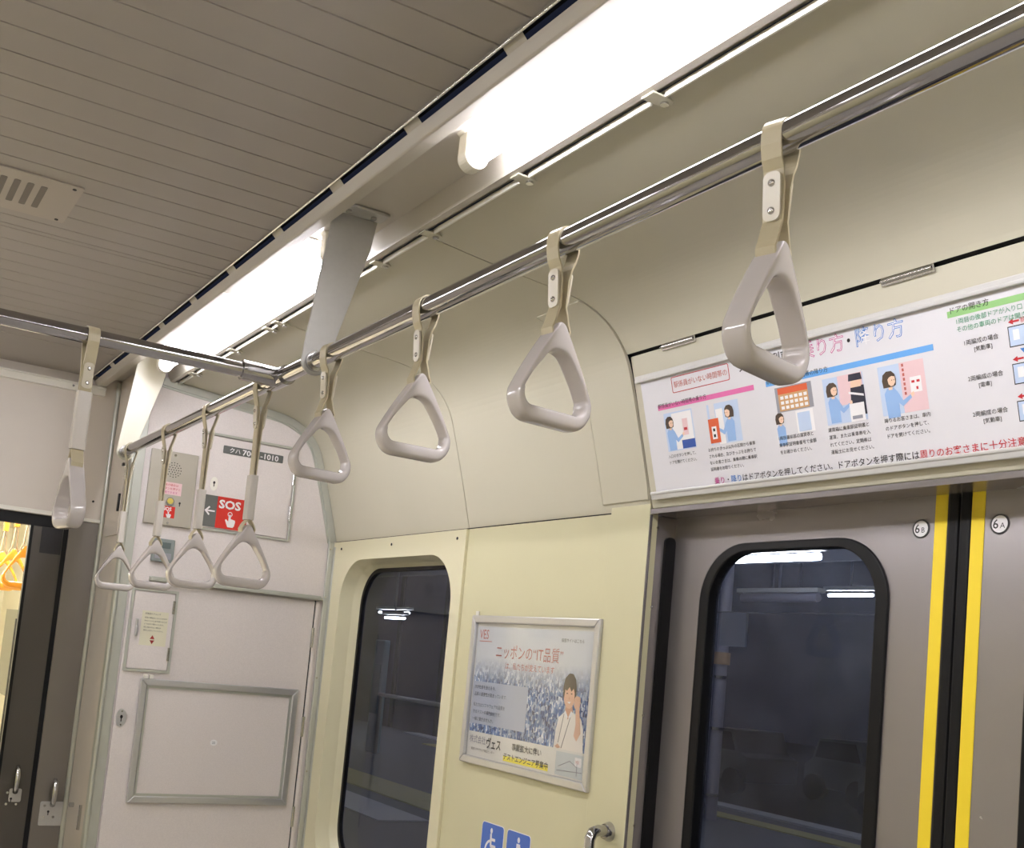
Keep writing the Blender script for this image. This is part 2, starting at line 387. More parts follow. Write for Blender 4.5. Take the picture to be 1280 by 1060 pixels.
o = obj('cove_panel', MB().slab(CF_up, .004, YB, YS1 - .0015), COVE, wr)
TABS = (1.215, 1.568, 1.905, 2.132, 2.735, 2.81, 3.107, 3.50)
bd_ = MB(); cuts = [YB] + [c for q in TABS for c in (q - .016, q + .016)] + [YE]
for a, b in zip(cuts[::2], cuts[1::2]):
    if b - a > .035: bd_.box(.9470, .9505, a, b, .8255, .8350)
obj('panel_bead', bd_, WHITE, wr)
backing = [(x + .012, z + .012) for x, z in COVEP] + [(XW + .012, .37)]
obj('dark_backing', MB().slab(backing, .003, YB, YG), DARK, wr)
# plain wall between window and door, with its slightly raised pillar cover beside the door
obj('side_panel', MB().box(XW, XW + .02, YS1, YS2 - .0015, FL, ZS - .003), CREAM, wr)
pc = MB().box(XW - .004, XW, YS1 + .0005, 2.075, FL + .001, ZS + .012)
obj('pillar_cover', pc, CREAM, wr, bevel=.003)
cv = [p for p in CF if .375 < p[1] < .80]
obj('pillar_cover', MB().slab([(x - .0045, z - .001) for x, z in cv], .004, YS1 + .002, 2.10), COVE, wr, bevel=.0015)
# wall beyond the doorway behind the camera
obj('side_panel', MB().box(XW, XW + .02, YB, .455, FL, ZS - .003), CREAM, wr)
obj('side_panel', MB().box(XW + .2, XW + .21, YS1, YS2, FL, ZS), DARK, wr)
# window wall with its opening
WF = Frame((XW, 0, 0), (0, -1, 0), (0, 0, 1))      # a = -y, b = z, w towards the saloon
o_out = rrect(-YE + .0, FL + .6, -YS2, .362, .0001, 10)
def match_rect(inner, x0, y0, x1, y1):
    """rectangular outline with one point for every point of inner, projected from the centre"""
    cx, cy = (x0 + x1) / 2, (y0 + y1) / 2; out = []
    for (a, b) in inner:
        out.append((min(max(x0, cx + (a - cx) * 5), x1), min(max(y0, cy + (b - cy) * 5), y1)))
    return out
WO = rrect(-3.595, -.76, -2.797, .302, .15, 12)    # opening, inner wall face
WI = rrect(-3.585, -.745, -2.807, .290, .14, 12)
G1 = rrect(-3.572, -.728, -2.812, .278, .13, 12)
wp = MB(); rect = match_rect(WO, -YE, FL, -YS2, .3705)
wp.ring(rect, WO, -.012, .008, WF)
# reveal: two facets towards the glass
n = len(WO)
for (A_, wa, B_, wb) in ((WO, .008, WI, -.040), (WI, -.040, G1, -.072)):
    wp.add([WF.p(a, b, wa) for a, b in A_] + [WF.p(a, b, wb) for a, b in B_], [(i, (i + 1) % n, n + (i + 1) % n, n + i) for i in range(n)], None, True)
win = struct(obj('window_1', wp, CREAMW), 'tall round-cornered side window in a cream moulding, night outside', 'window')
win_e = win
def childof(name_, mb, m, par, **k): return obj(name_, mb, m, par, **k)
childof('window_seal', MB().ring(rrect(-3.60, -.755, -2.79, .30, .14, 12), rrect(-3.562, -.718, -2.820, .268, .125, 12), -.080, -.066, WF), RUBBER, win)
childof('window_pane', MB().prism(rrect(-3.57, -.725, -2.812, .276, .13, 12), -.078, -.074, WF), GLASSW, win)
rv = MB()
for yy in (3.62, 3.22, 2.79): rv.cyl((XW - .0085, yy, .345), (-1, 0, 0), .0045, .0015, 10)
childof('panel_screw', rv, DARK, win)

# header over the doorway, leaning inwards
t_ = Vector((HT[0] - HB[0], 0, HT[1] - HB[1])).normalized()
HF = Frame((HB[0], 0, HB[1]), (0, -1, 0), t_)       # a = -y, b up the slope, w towards the saloon
hd = MB().box(-(YS1 - .003), -YB, .0, .3430, -.02, .0, fr=HF)
header = obj('header_panel', hd, COVE, wr, bevel=.002)
obj('header_soffit', MB().box(XW - .003, XW + .12, YB, YS1, ZS - .012, ZS - .001), STEEL, wr)
def hinge(a):
    h = MB().box(a - .052, a + .052, .335, .352, .0, .004, fr=HF)
    h.tube([HF.p(a - .05, .3435, .005), HF.p(a + .05, .3435, .005)], .004, 10)
    return obj('header_hinge', h, CHROME2, wr, bevel=.0015)
for a in (-1.767, -1.200, -.633): hinge(a)

# ------------------------------------------------------------------ doorway
YC = 1.205; XD = 1.66
DF = Frame((XD, 0, 0), (0, -1, 0), (0, 0, 1))
def door_leaf(n, side, label):
    """side +1: the leaf farther down the car (left in view)"""
    s = side
    y_in = YC + s * .0225; y_out = YC + s * .78
    lo, hi = sorted((-y_in, -y_out))
    wi0, wi1 = sorted((-(YC + s * .133), -(YC + s * .627)))
    hole = rrect(wi0, -.62, wi1, .297, .10, 12, rt=.125)
    inner = rrect(wi0 + .028, -.59, wi1 - .028, .279, .075, 12, rt=.108)
    m = MB().ring(match_rect(hole, lo, FL + .005, hi, .42), hole, -.030, 0, DF)
    d = struct(obj('door_%d' % n, m, STEEL), label, 'door')
    childof('window_gasket', MB().ring(hole, inner, -.026, .006, DF), RUBBER, d, bevel=.003)
    childof('door_window', MB().prism(rrect(wi0 + .024, -.594, wi1 - .024, .283, .075, 12, rt=.11), -.020, -.015, DF), GLASS, d)
    a0, a1 = sorted((-(YC + s * .0235), -(YC + s * .0475)))
    childof('safety_stripe', MB().box(a0, a1, FL + .01, .418, 0, .0012, fr=DF), YELLOW, d)
    b0, b1 = sorted((-(YC + s * .0005), -(YC + s * .0225)))
    rb = MB().box(b0, b1, FL + .01, .42, -.025, .003, fr=DF)
    childof('door_edge_rubber', rb, RUBBER, d, bevel=.005)
    c = (-(YC + s * .0755), .3045)
    bd = MB().prism(ellipse(*c, .0174, .0174, 32), 0, .0009, DF, K); bd.prism(ellipse(*c, .0143, .0143, 32), .0009, .0012, DF, WHT)
    bd.text('6', c[0] - .0125, c[1] + .001, .0225, DF, K, w=.0015, bold=.006)
    bd.text('B' if s > 0 else 'A', c[0] + .0010, c[1] - .0022, .0135, DF, K, w=.0015)
    childof('leaf_number_sticker', bd, None, d)
    return d
door_leaf(1, 1, 'left sliding steel door leaf marked 6B, tall window and yellow edge stripe')
door_leaf(2, -1, 'right sliding steel door leaf marked 6A with yellow edge stripe')
dj = MB().box(XW - .001, XD + .045, YS1 + .0005, YS1 + .006, FL, ZS - .013)
dj.box(XW - .003, XW + .004, YS1 - .001, YS1 + .004, FL, ZS - .013)
j = struct(obj('trim_3', dj, STEEL), 'steel jamb strip on the far side of the doorway', 'door jamb')
JF = Frame((0, YS1 + .0005, 0), (1, 0, 0), (0, 0, 1))
childof('jamb_rubber', MB().prism(rrect(1.6285, FL + .01, 1.658, .316, .002, 6, rt=.012), 0, .006, JF), RUBBER, j)
for z in (.334, .154, -.087, -.329, -.6, -.9): 
    childof('jamb_screw', MB().cyl((1.606, YS1 + .0005, z), (0, -1, 0), .0032, .002, 12), CHROME2, j)
struct(obj('trim_4', MB().box(XW - .001, XD + .045, .449, .4545, FL, ZS - .013), STEEL), 'steel jamb strip on the near side of the doorway', 'door jamb')

# ------------------------------------------------------------------ left half, behind the view, as in the real symmetrical car
wl = struct(empty('wall_left', (mir(XW), 2.0, FL)), 'cream painted far side wall of the car', 'wall')
lp = [(mir(x), z) for x, z in COVEP][::-1]
obj('cove_panel', MB().slab(lp, .004, YB, YG), COVE, wl)
obj('side_panel', MB().box(mir(XW) - .02, mir(XW), YB, YG, FL, ZS), CREAM, wl)
struct(obj('wall_back', MB().box(mir(XW), XW + .08, YB - .02, YB, FL, .90), LGREY), 'plain wall closing the saloon behind', 'wall')

# ------------------------------------------------------------------ end wall (speckled partition) and gangway wall
ew = MB()
pr = [(.83, FL), (.83, .868)] + [(x, min(z + .004, .868)) for x, z in [(.94, .868)] + COVEP[1:]] + [(XW + .01, FL)]
EF = Frame((0, YE, 0), (1, 0, 0), (0, 0, 1))       # w towards the camera
ew.prism(pr, -.02, 0, EF)
endw = struct(obj('wall_end', ew, PINK), 'speckled grey-pink laminate partition at the end of the car', 'wall')
obj('partition_side', MB().box(.83, .848, YE + .02, YG, FL, .868), LGREY, endw)
# trims following the outline of the partition
inn = [(x - .012, z - .028) for x, z in COVEP]
def outline_trim(off0, off1, h0, h1, m, P):
    mb = MB(); pf = smooth_prof(P, 3); A_ = []; B_ = []
    for i, (x, z) in enumerate(pf):
        a = pf[max(i - 1, 0)]; b = pf[min(i + 1, len(pf) - 1)]
        dx, dz = b[0] - a[0], b[1] - a[1]; L = math.hypot(dx, dz)
        A_.append((x + dz / L * off0, z - dx / L * off0)); B_.append((x + dz / L * off1, z - dx / L * off1))
    for i in range(len(pf) - 1):
        mb.prism([A_[i], A_[i + 1], B_[i + 1], B_[i]], h0, h1, EF, m)
    return mb
tp = [(.90, .842)] + COVEP
tr = outline_trim(.001, .026, 0, .010, TRIMG, tp)
tr2 = outline_trim(.026, .033, 0, .004, TRIMG, tp)
o = struct(obj('trim_5', tr), 'grey-green metal strip following the curved corner of the end partition', 'corner trim')
childof('inner_bead', tr2, None, o)
vt = MB().box(XW - .028, XW - .001, YE - .012, YE, FL, ZS - .004).box(XW - .010, XW - .002, YE - .026, YE - .012, FL, .355)
childof('corner_post', vt, TRIMG, o, bevel=.003)
for z in (.345, .17, -.12, -.45): childof('trim_screw', MB().cyl((XW - .022, YE - .012, z), (0, -1, 0), .003, .0015, 10), CHROME2, o)
# vertical corner trim on the free edge of the partition
ct = MB().box(.826, .866, YE - .008, YE, FL, .862).box(.8245, .834, YE - .012, YE + .03, FL, .862)
ct.tube([(.8285, YE - .010, FL), (.8285, YE - .010, .862)], .007, 12)
struct(obj('trim_6', ct, TRIMG, bevel=.002), 'grey-green metal corner strip on the free edge of the end partition', 'corner trim')
# door-like lower part with its ledge, side gap and hinges
ld = thing('partition_cabinet_door', (1.20, YE, FL), 'tall speckled laminate door in the end wall with hinges on its right edge', 'door panel')
obj('door_panel', MB().box(.872, 1.528, YE - .006, YE - .0005, FL + .02, .150), PINK, ld, bevel=.001)
obj('top_ledge', MB().box(.93, 1.548, YE - .030, YE - .0002, .156, .166).box(.93, 1.548, YE - .012, YE, .166, .172), TRIMG, ld, bevel=.002)
obj('side_gap', MB().box(1.5285, 1.5325, YE - .004, YE - .0002, FL + .02, .154), DARK, ld)
obj('frame_bead', MB().box(1.533, 1.546, YE - .008, YE - .0002, FL + .02, .152), PINK, ld, bevel=.002)
for z in (.021, -.295, -.61): obj('hinge', MB().tube([(1.5305, YE - .009, z - .035), (1.5305, YE - .009, z + .035)], .0055, 10), CHROME2, ld)
kp = MB().prism(ellipse(.895, -.300, .017, .030, 24), .006, .0085, EF, ALU)
kp.prism(ellipse(.895, -.296, .0045, .006, 12), .0085, .0092, EF, K).box(.8935, .8965, -.312, -.298, .0085, .0092, K, fr=EF)
for z in (-.278, -.322): kp.cyl((.895, YE - .0085, z), (0, -1, 0), .0025, .001, 8, CHROME2)
obj('key_plate', kp, None, ld)
# small hatch
sh = thing('wall_hatch', (.955, YE, -.135), 'small narrow laminate hatch with a notice, in the metal door beside the end trim', 'hatch')
obj('hatch_frame', MB().ring(rrect(.879, -.146, 1.034, .130, .0005, 1), rrect(.888, -.137, 1.025, .121, .0005, 1), .006, .012, EF), TRIMG, sh)
obj('hatch_door', MB().box(.890, 1.023, YE - .0095, YE - .006, -.135, .119), PINK, sh)
for z in (.075, -.082): obj('hinge', MB().box(1.018, 1.026, YE - .015, YE - .0095, z - .022, z + .022), CHROME2, sh, bevel=.001)
obj('latch', MB().box(.902, .912, YE - .016, YE - .0095, -.030, .028).box(.9035, .9105, YE - .021, YE - .016, -.026, .004), ALU, sh, bevel=.002)
nl = MB().box(.921, 1.009, -.058, .056, .0095, .0102, LABEL, fr=EF)
for k, (t, sz, ww) in enumerate((('非常用ドアコック', .0066, 0), ('非常の場合はこのふたをあけ', .0058, 0), ('中のハンドルを手前に引けば', .0058, 0), ('ドアは手で開けられます。', .0058, 0), ('特に指示のない場合は', .0058, 0), ('車外に出ないでください。', .0058, 0))):
    nl.text(t, .930, .047 - k * .0105 - (k > 0) * .003, sz, EF, K, w=.0104)
nl.poly([(.955, -.036), (.963, -.023), (.971, -.036)], .0104, EF, DRED); nl.poly([(.955, -.040), (.963, -.053), (.971, -.040)], .0104, EF, DRED)
tag(obj('notice_label', nl, None), 'cream paper notice with black lines and a red diamond on the small hatch', 'notice')
# empty poster frame
pf = thing('poster_frame', (1.22, YE, -.571), 'empty grey metal poster frame on the lower door of the end wall', 'poster frame')
fm = MB()
def frame_bars(mb, x0, y0, x1, y1, wd, h0, h1, fr, mt=None):
    mb.prism([(x0, y1), (x1, y1), (x1 - wd, y1 - wd), (x0 + wd, y1 - wd)], h0, h1, fr, mt); mb.prism([(x0, y0), (x1, y0), (x1 - wd, y0 + wd), (x0 + wd, y0 + wd)], h0, h1, fr, mt)
    mb.prism([(x0, y0), (x0 + wd, y0 + wd), (x0 + wd, y1 - wd), (x0, y1)], h0, h1, fr, mt); mb.prism([(x1, y0), (x1 - wd, y0 + wd), (x1 - wd, y1 - wd), (x1, y1)], h0, h1, fr, mt)
frame_bars(fm, .942, -.571, 1.499, -.166, .022, .0062, .019, EF)
obj('frame', fm, ALU, pf, bevel=.003)
f2 = MB(); frame_bars(f2, .962, -.551, 1.479, -.186, .010, .0062, .0125, EF); obj('inner_lip', f2, TRIMG, pf)
obj('backing_board', MB().box(.971, 1.470, YE - .0085, YE - .0062, -.542, -.195), PINK, pf)
st = MB().prism(ellipse(1.214, -.366, .0125, .0105, 20), .0085, .009, EF, WHT).text('22', 1.214, -.366, .011, EF, GRYP, w=.0094, center=True, bold=.02)
obj('number_sticker', st, None, pf)
obj('corner_clip', MB().box(.949, .962, YE - .021, YE - .006, -.166, -.154).box(.968, .981, YE - .021, YE - .006, -.166, -.154), WHITE, pf, bevel=.001)
# upper hatch with rail
uh = thing('wall_hatch', (1.25, YE, .352), 'wide upper laminate hatch in the end wall carrying the car number', 'hatch')
obj('hatch_door', MB().box(1.068, 1.392, YE - .005, YE - .0003, .360, .676), PINK, uh, bevel=.001)
obj('hatch_frame', MB().box(1.05, 1.392, YE - .010, YE - .0003, .679, .688).box(1.397, 1.405, YE - .007, YE - .0003, .352, .679).box(1.06, 1.397, YE - .007, YE - .0003, .350, .357), TRIMG, uh, bevel=.0015)
for z in (.579, .449): obj('hinge', MB().tube([(1.3945, YE - .009, z - .026), (1.3945, YE - .009, z + .026)], .0045, 10), CHROME2, uh)
kp = MB().prism(ellipse(1.110, .512, .0135, .024, 24), .005, .0075, EF, WHITE)
kp.prism(ellipse(1.110, .516, .004, .005, 12), .0075, .0082, EF, K).box(1.1085, 1.1115, .502, .514, .0075, .0082, K, fr=EF)
obj('key_plate', kp, None, uh)
cn = MB().prism(rrect(1.129, .6235, 1.348, .6505, .003, 3), .0052, .0068, EF, SGRY)
cn.text('クハ', 1.150, .637, .0195, EF, WHT, w=.0072, bold=.01, sx=1.05); cn.text('700', 1.197, .637, .0265, EF, WHT, w=.0072, bold=.02, sx=1.16); cn.text('-1010', 1.263, .637, .0265, EF, WHT, w=.0072, bold=.02, sx=1.10)
tag(obj('car_number_plate', cn, None), 'dark grey plate with white car number 700-1010 high on the end wall', 'number plate')
def hand(mb, cx, cy, s, fr, w, m):
    mb.prism(rrect(cx - .10 * s, cy - .05 * s, cx + .06 * s, cy + .42 * s, .07 * s, 4), w, w + .0004, fr, m)
    mb.prism([(cx - .34 * s, cy + .02 * s), (cx - .27 * s, cy + .08 * s), (cx - .10 * s, cy - .06 * s), (cx - .10 * s, cy + .1 * s), (cx + .12 * s, cy + .12 * s), (cx + .36 * s, cy + .06 * s), (cx + .40 * s, cy - .02 * s), (cx + .34 * s, cy - .34 * s), (cx + .26 * s, cy - .46 * s), (cx - .12 * s, cy - .46 * s), (cx - .20 * s, cy - .30 * s)], w + .00005, w + .00035, fr, m)
    o_, i_ = ellipse(cx - .02 * s, cy + .44 * s, .17 * s, .17 * s, 20), ellipse(cx - .02 * s, cy + .44 * s, .12 * s, .12 * s, 20)
    mb.ring(o_, i_, w, w + .0004, fr, m)
so = MB().box(1.082, 1.130, .363, .472, .0055, .0065, SGRY, fr=EF).box(1.130, 1.240, .363, .472, .0055, .0065, SRED, fr=EF)
so.text('SOS', 1.136, .448, .040, EF, WHT, w=.0070, bold=.035, sx=1.12)
hand(so, 1.180, .393, .050, EF, .0066, WHT)
so.prism([(1.088, .418), (1.103, .434), (1.107, .430), (1.098, .4205), (1.124, .4205), (1.124, .4155), (1.098, .4155), (1.107, .406), (1.103, .402)], .0066, .0070, EF, WHT)
tag(obj('sos_sign', so, None), 'red SOS sign with pressing hand and white arrow on grey', 'sign')
# intercom plate
ic = thing('intercom_panel', (.967, YE, .346), 'beige metal intercom plate with round speaker holes and a yellow button', 'intercom')
obj('face_plate', MB().box(.886, 1.046, YE - .012, YE - .0003, .346, .597), PLATE, ic, bevel=.002)
hl = MB()
for rr, nn in ((0, 1), (.0085, 6), (.0165, 12), (.0245, 16)):
    for k in range(nn):
        a = 2 * math.pi * k / nn; hl.prism(ellipse(.966 + rr * math.cos(a), .535 + rr * math.sin(a), .0019, .0019, 8), .012, .0124, EF)
obj('speaker_holes', hl, K, ic)
for (x, z) in ((.966, .585), (.966, .355)): obj('screw', MB().cyl((x, YE - .012, z), (0, -1, 0), .0042, .002, 12), CHROME2, ic)
bt = MB().cyl((.965, YE - .012, .428), (0, -1, 0), .0135, .006, 24, CHROME2); bt.cyl((.965, YE - .018, .428), (0, -1, 0), .0100, .003, 24, mat('yellow_button', (.62, .50, .10), .35))
obj('call_button', bt, None, ic)
kh = MB().prism(ellipse(.999, .426, .0035, .004, 12), .012, .0124, EF).box(.9975, 1.0005, .415, .424, .012, .0124, fr=EF); obj('keyhole', kh, K, ic)
nt_ = MB().box(.930, 1.000, .450, .492, .012, .0124, PPNK, fr=EF)
for k, t in enumerate(('非常の場合は', 'ボタンを押すと', '通報できます')): nt_.text(t, .933, .483 - k * .0125, .0092, EF, RED if k < 2 else MAG, w=.0127)
obj('instruction_label', nt_, None, ic)
ss = MB().box(.943, .986, .372, .411, .012, .0124, SRED, fr=EF); ss.text('SOS', .9455, .402, .0165, EF, WHT, w=.0128, bold=.035, sx=1.0); hand(ss, .965, .383, .024, EF, .0125, WHT)
obj('sos_sticker', ss, None, ic)
# thermostat
tm = thing('room_controller', (.962, YE, .222), 'small grey wall controller with a dark display below the intercom', 'controller')
obj('case', MB().box(.926, 1.000, YE - .016, YE - .0003, .222, .300), mat('controller_grey', (.22, .25, .25), .45), tm, bevel=.003)
obj('display', MB().box(.950, .986, YE - .0172, YE - .016, .268, .288), mat('lcd', (.10, .13, .13), .3), tm)
obj('switches', MB().box(.936, .962, YE - .0185, YE - .016, .232, .252).box(.966, .990, YE - .0185, YE - .016, .232, .252), GRYP, tm, bevel=.001)

# gangway wall, set back behind the partition
GF = Frame((0, YG, 0), (1, 0, 0), (0, 0, 1))
gw = MB().box(mir(XW), .83, YG, YG + .02, .352, .87, LGREY)
gw.box(mir(XW), mir(.72), YG, YG + .02, FL, .352, LGREY)
gwo = struct(obj('wall_gangway', gw), 'light grey bulkhead above the gangway opening', 'wall')
gh = MB().box(mir(.775), .777, YG - .018, YG - .0003, .803, .832).box(mir(.775), .777, YG - .030, YG - .018, .826, .832)
struct(obj('trim_7', gh, WHITE, bevel=.002), 'off-white metal strip where the bulkhead meets the ceiling', 'trim')
childof('screw', MB().cyl((.665, YG - .018, .818), (0, -1, 0), .004, .003, 12), CHROME2, bpy.data.objects['trim_7'])
lt = MB().box(mir(.705), .705, YG - .016, YG - .0003, .353, .368).box(.705, .826, YG - .010, YG - .0003, .350, .362)
lt_ = struct(obj('trim_8', lt, WHITE, bevel=.002), 'bright metal lintel edge over the gangway opening', 'trim')
childof('screw', MB().cyl((.785, YG - .0003, .425), (0, -1, 0), .004, .003, 12), K, lt_)
gf = MB().box(mir(.716), .716, YG + .001, YG + .030, .313, .352).box(.700, .716, YG + .001, YG + .030, FL, .313)
struct(obj('trim_9', gf, RUBBER), 'black frame around the gangway opening', 'door frame')
obj('gangway_post', MB().box(.716, .822, YG - .004, YG + .02, FL, .350), MSTEEL, gwo, bevel=.002)
gtr = MB().tube([(.8235, YG - .006, FL), (.8235, YG - .006, .86)], .009, 12); obj('corner_bead', gtr, TRIMG, gwo)
# handle plates
def latch(parent, x, z, pw, ph, yy):
    l = MB().prism(rrect(x - pw / 2, z - ph, x + pw / 2, z, .006, 4), 0, .003, Frame((0, yy, 0), (1, 0, 0), (0, 0, 1)))
    o = obj('latch_plate', l, ALUP, parent, bevel=.001)
    hh = .075
    pth = [(x - .004, yy - .003, z - .012), (x - .004, yy - .020, z - .008), (x - .004, yy - .030, z + .012), (x - .004, yy - .032, z + hh * .5), (x - .004, yy - .028, z + hh * .85), (x - .004, yy - .012, z + hh), (x - .004, yy - .001, z + hh)]
    h = obj('handle', MB().tube(pth, [.006, .009, .0095, .010, .0095, .007, .005], 14), CHROME2, parent)
    k = MB().cyl((x - .012, yy - .003, z - .034), (0, -1, 0), .004, .0008, 12, K).box(x - .0135, x - .0105, yy - .0038, yy - .003, z - .046, z - .034, K)
    for (a, b) in ((-.026, -.014), (-.026, -.052), (.006, -.052)): k.cyl((x + a, yy - .003, z + b), (0, -1, 0), .0042, .0018, 12, CHROME2)
    obj('rivets', k, None, parent)
latch(gwo, .780, -.625, .082, .082, YG - .004)
# gangway door leaf, slid almost open
gl = MB().box(.600, .700, YG + .004, YG + .026, FL, .313)
gd = struct(obj('door_3', gl, DSTEEL), 'dark steel gangway door leaf, slid nearly open', 'door')
childof('edge_rubber', MB().box(.590, .600, YG + .002, YG + .028, FL, .313), RUBBER, gd)
latch(gd, .655, -.585, .040, .045, YG + .004)
childof('dark_mechanism', MB().box(.628, .698, YG + .0025, YG + .004, .222, .312), K, gd)
# side wall hatch next to the gangway
SF = Frame((.83, 0, 0), (0, -1, 0), (0, 0, 1))
sd = thing('side_hatch', (.83, 3.86, .30), 'narrow dark-edged hatch on the side of the partition beside the gangway', 'hatch')
obj('hatch_door', MB().box(-3.965, -3.775, .300, .780, .0003, .006, fr=SF), LGREY, sd, bevel=.002)
for a, b in ((.640, .700), (.380, .440)): obj('hinge', MB().box(-3.800, -3.785, a, b, .006, .012, fr=SF), K, sd)
obj('catch', MB().box(-3.80, -3.78, .535, .545, .006, .012, fr=SF), K, sd)
obj('latch_stud', MB().cyl((.83, 3.93, -.62), (-1, 0, 0), .008, .014, 12).box(.822, .8297, 3.795, 3.806, -.68, -.60), CHROME2, endw)

# ------------------------------------------------------------------ next car, seen through the gangway
NY = 4.75
nw = MB().box(mir(XW), XW, NY, NY + .02, .40, .9, LGREY).box(.95, XW, NY, NY + .02, FL, .40, LGREY).box(mir(XW), -.4, NY, NY + .02, FL, .4, LGREY)
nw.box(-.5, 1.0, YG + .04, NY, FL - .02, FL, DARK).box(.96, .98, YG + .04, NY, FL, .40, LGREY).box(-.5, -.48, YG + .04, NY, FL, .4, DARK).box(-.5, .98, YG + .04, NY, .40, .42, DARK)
NWALL = mat('next_car_wall', (.74, .70, .56), .5, noise=.05)
nw.box(XW, XW + .02, NY, 12, FL, .9, NWALL).box(mir(XW) - .02, mir(XW), NY, 12, FL, .9, NWALL).box(mir(XW), XW, NY, 12, .87, .89, NWALL)
nw.box(mir(XW), XW, NY, 12, FL - .02, FL, CEIL).box(mir(XW), XW, 12, 12.02, FL, .9, NWALL)
struct(obj('wall_nextcar', nw), 'bright cream interior of the next car beyond the gangway', 'wall')
nwn = MB()
for y0_ in (7.9, 9.3, 10.6): nwn.box(XW - .006, XW - .001, y0_, y0_ + 1.0, -.75, .05)
struct(obj('window_2', nwn, mat('dark_pane', (.10, .12, .11), .1)), 'dark windows of the next car', 'window')
nb = MB().cyl((.98, 6.6, FL), (0, 0, 1), .03, 1.43, 12)
tag(obj('grab_pole', nb, RUBBER), 'black upright post inside the next car, seen through the gangway', 'pole')
for i, (x, y) in enumerate(((.83, 6.2), (mir(.83), 6.2), (.83, 8.6), (mir(.83), 8.6))):
    o = obj('ceiling_light', MB().cyl((x, y - .9, .80), (0, 1, 0), .016, 1.8, 12), NEXTTUBE)
    tag(o, 'fluorescent tube on the ceiling of the next car', 'light', 'tubes in the next car')
struct(obj('trim_11', MB().box(1.02, 1.04, 5.6, 6.2, FL, -.42), NWALL), 'cream seat end panel in the next car', 'panel')

# ------------------------------------------------------------------ ceiling lamps
def lamp(x, y0, y1, z, label, group):
    t = thing('ceiling_light', (x, (y0 + y1) / 2, z), label, 'light', group)
    tb = MB().cyl((x, y0 + .012, z), (0, 1, 0), .0165, y1 - y0 - .024, 20, TUBE); obj('lamp_tube', tb, None, t)
    for y, s in ((y0, -1), (y1, 1)):
        m = MB(); LF = Frame((x, y, z), (1, 0, 0), (0, 0, 1))
        out = [(-.022, .045)] + arc(0, 0, .0225, 180, 360, 14) + [(.022, .045)]
        m.prism(out, -.024 if s > 0 else -.006, .006 if s > 0 else .024, LF)
        m.prism([(-.045, .052), (-.022, .035), (.022, .035), (.045, .052)], -.024, .024, LF)
        obj('lamp_socket', m, SOCK, t, bevel=.003)
    obj('reflector', MB().slab([(x + .058, .8655), (x - .058, .8655)], .001, y0 + .03, y1 - .03), REFL, t)
    return t
LX = .843; LZ = .830
lamp(LX, 2.165, 3.475, LZ, 'lit fluorescent tube nearer the end wall, in the ceiling channel behind the bracket', 'fluorescent tubes in the ceiling channel')
lamp(LX, .255, 1.555, LZ, 'large lit fluorescent tube at the top, nearest the viewer', 'fluorescent tubes in the ceiling channel')
for i, y in enumerate((-1.75, -3.70, -5.65)): lamp(LX, y, y + 1.35, LZ, 'lit fluorescent tube in the same channel, %s behind the viewer' % ('first', 'second', 'third')[i], 'fluorescent tubes in the ceiling channel')
for i, (a, b) in enumerate(((2.165, 3.475), (.255, 1.555), (-1.75, -.40), (-3.70, -2.35), (-5.65, -4.30))):
    lamp(mir(LX), a, b, LZ, ('lit fluorescent tube of the left row, %s' % ('nearest the gangway', 'above the viewer', 'first behind the viewer', 'second behind the viewer', 'third behind the viewer')[i]), 'fluorescent tubes of the left row')
struct(obj('trim_10', MB().box(.7500, .7735, 2.6075, 2.6115, .8310, .8345), WHITE), 'joint line across the lamp channel ridge', 'trim')
# fixing tabs on the outer lip
for y, lab in ((1.215, 'nearest the viewer'), (1.568, 'beside the end of the near tube'), (1.905, 'at the panel joint nearest the bracket'), (2.132, 'just before the bracket'), (2.735, 'first of the close pair past the bracket'), (2.81, 'second of the close pair past the bracket'), (3.107, 'between the close pair and the end wall'), (3.50, 'closest to the end wall')):
    t = thing('fixing_tab', (.955, y, .83), 'small screwed tab on the lamp channel lip, ' + lab, 'tab', 'screwed tabs along the lamp channel lip')
    TF = Frame((0, 0, .8303), (0, 1, 0), (1, 0, 0))     # w downwards
    pts = [(y - .0135, .928), (y + .0135, .928)] + arc(y, .9600, .0125, 0, 180, 8)
    obj('tab_plate', MB().prism(pts, .0000, .0032, TF), COVE, t, bevel=.001)
    obj('screw', MB().cyl((.9605, y, .8271), (0, 0, -1), .0064, .0035, 12), CHROME2, t, bevel=.001)
    obj('spacer', MB().box(.951, .965, y - .008, y + .008, .8303, .8345), COVE, t)

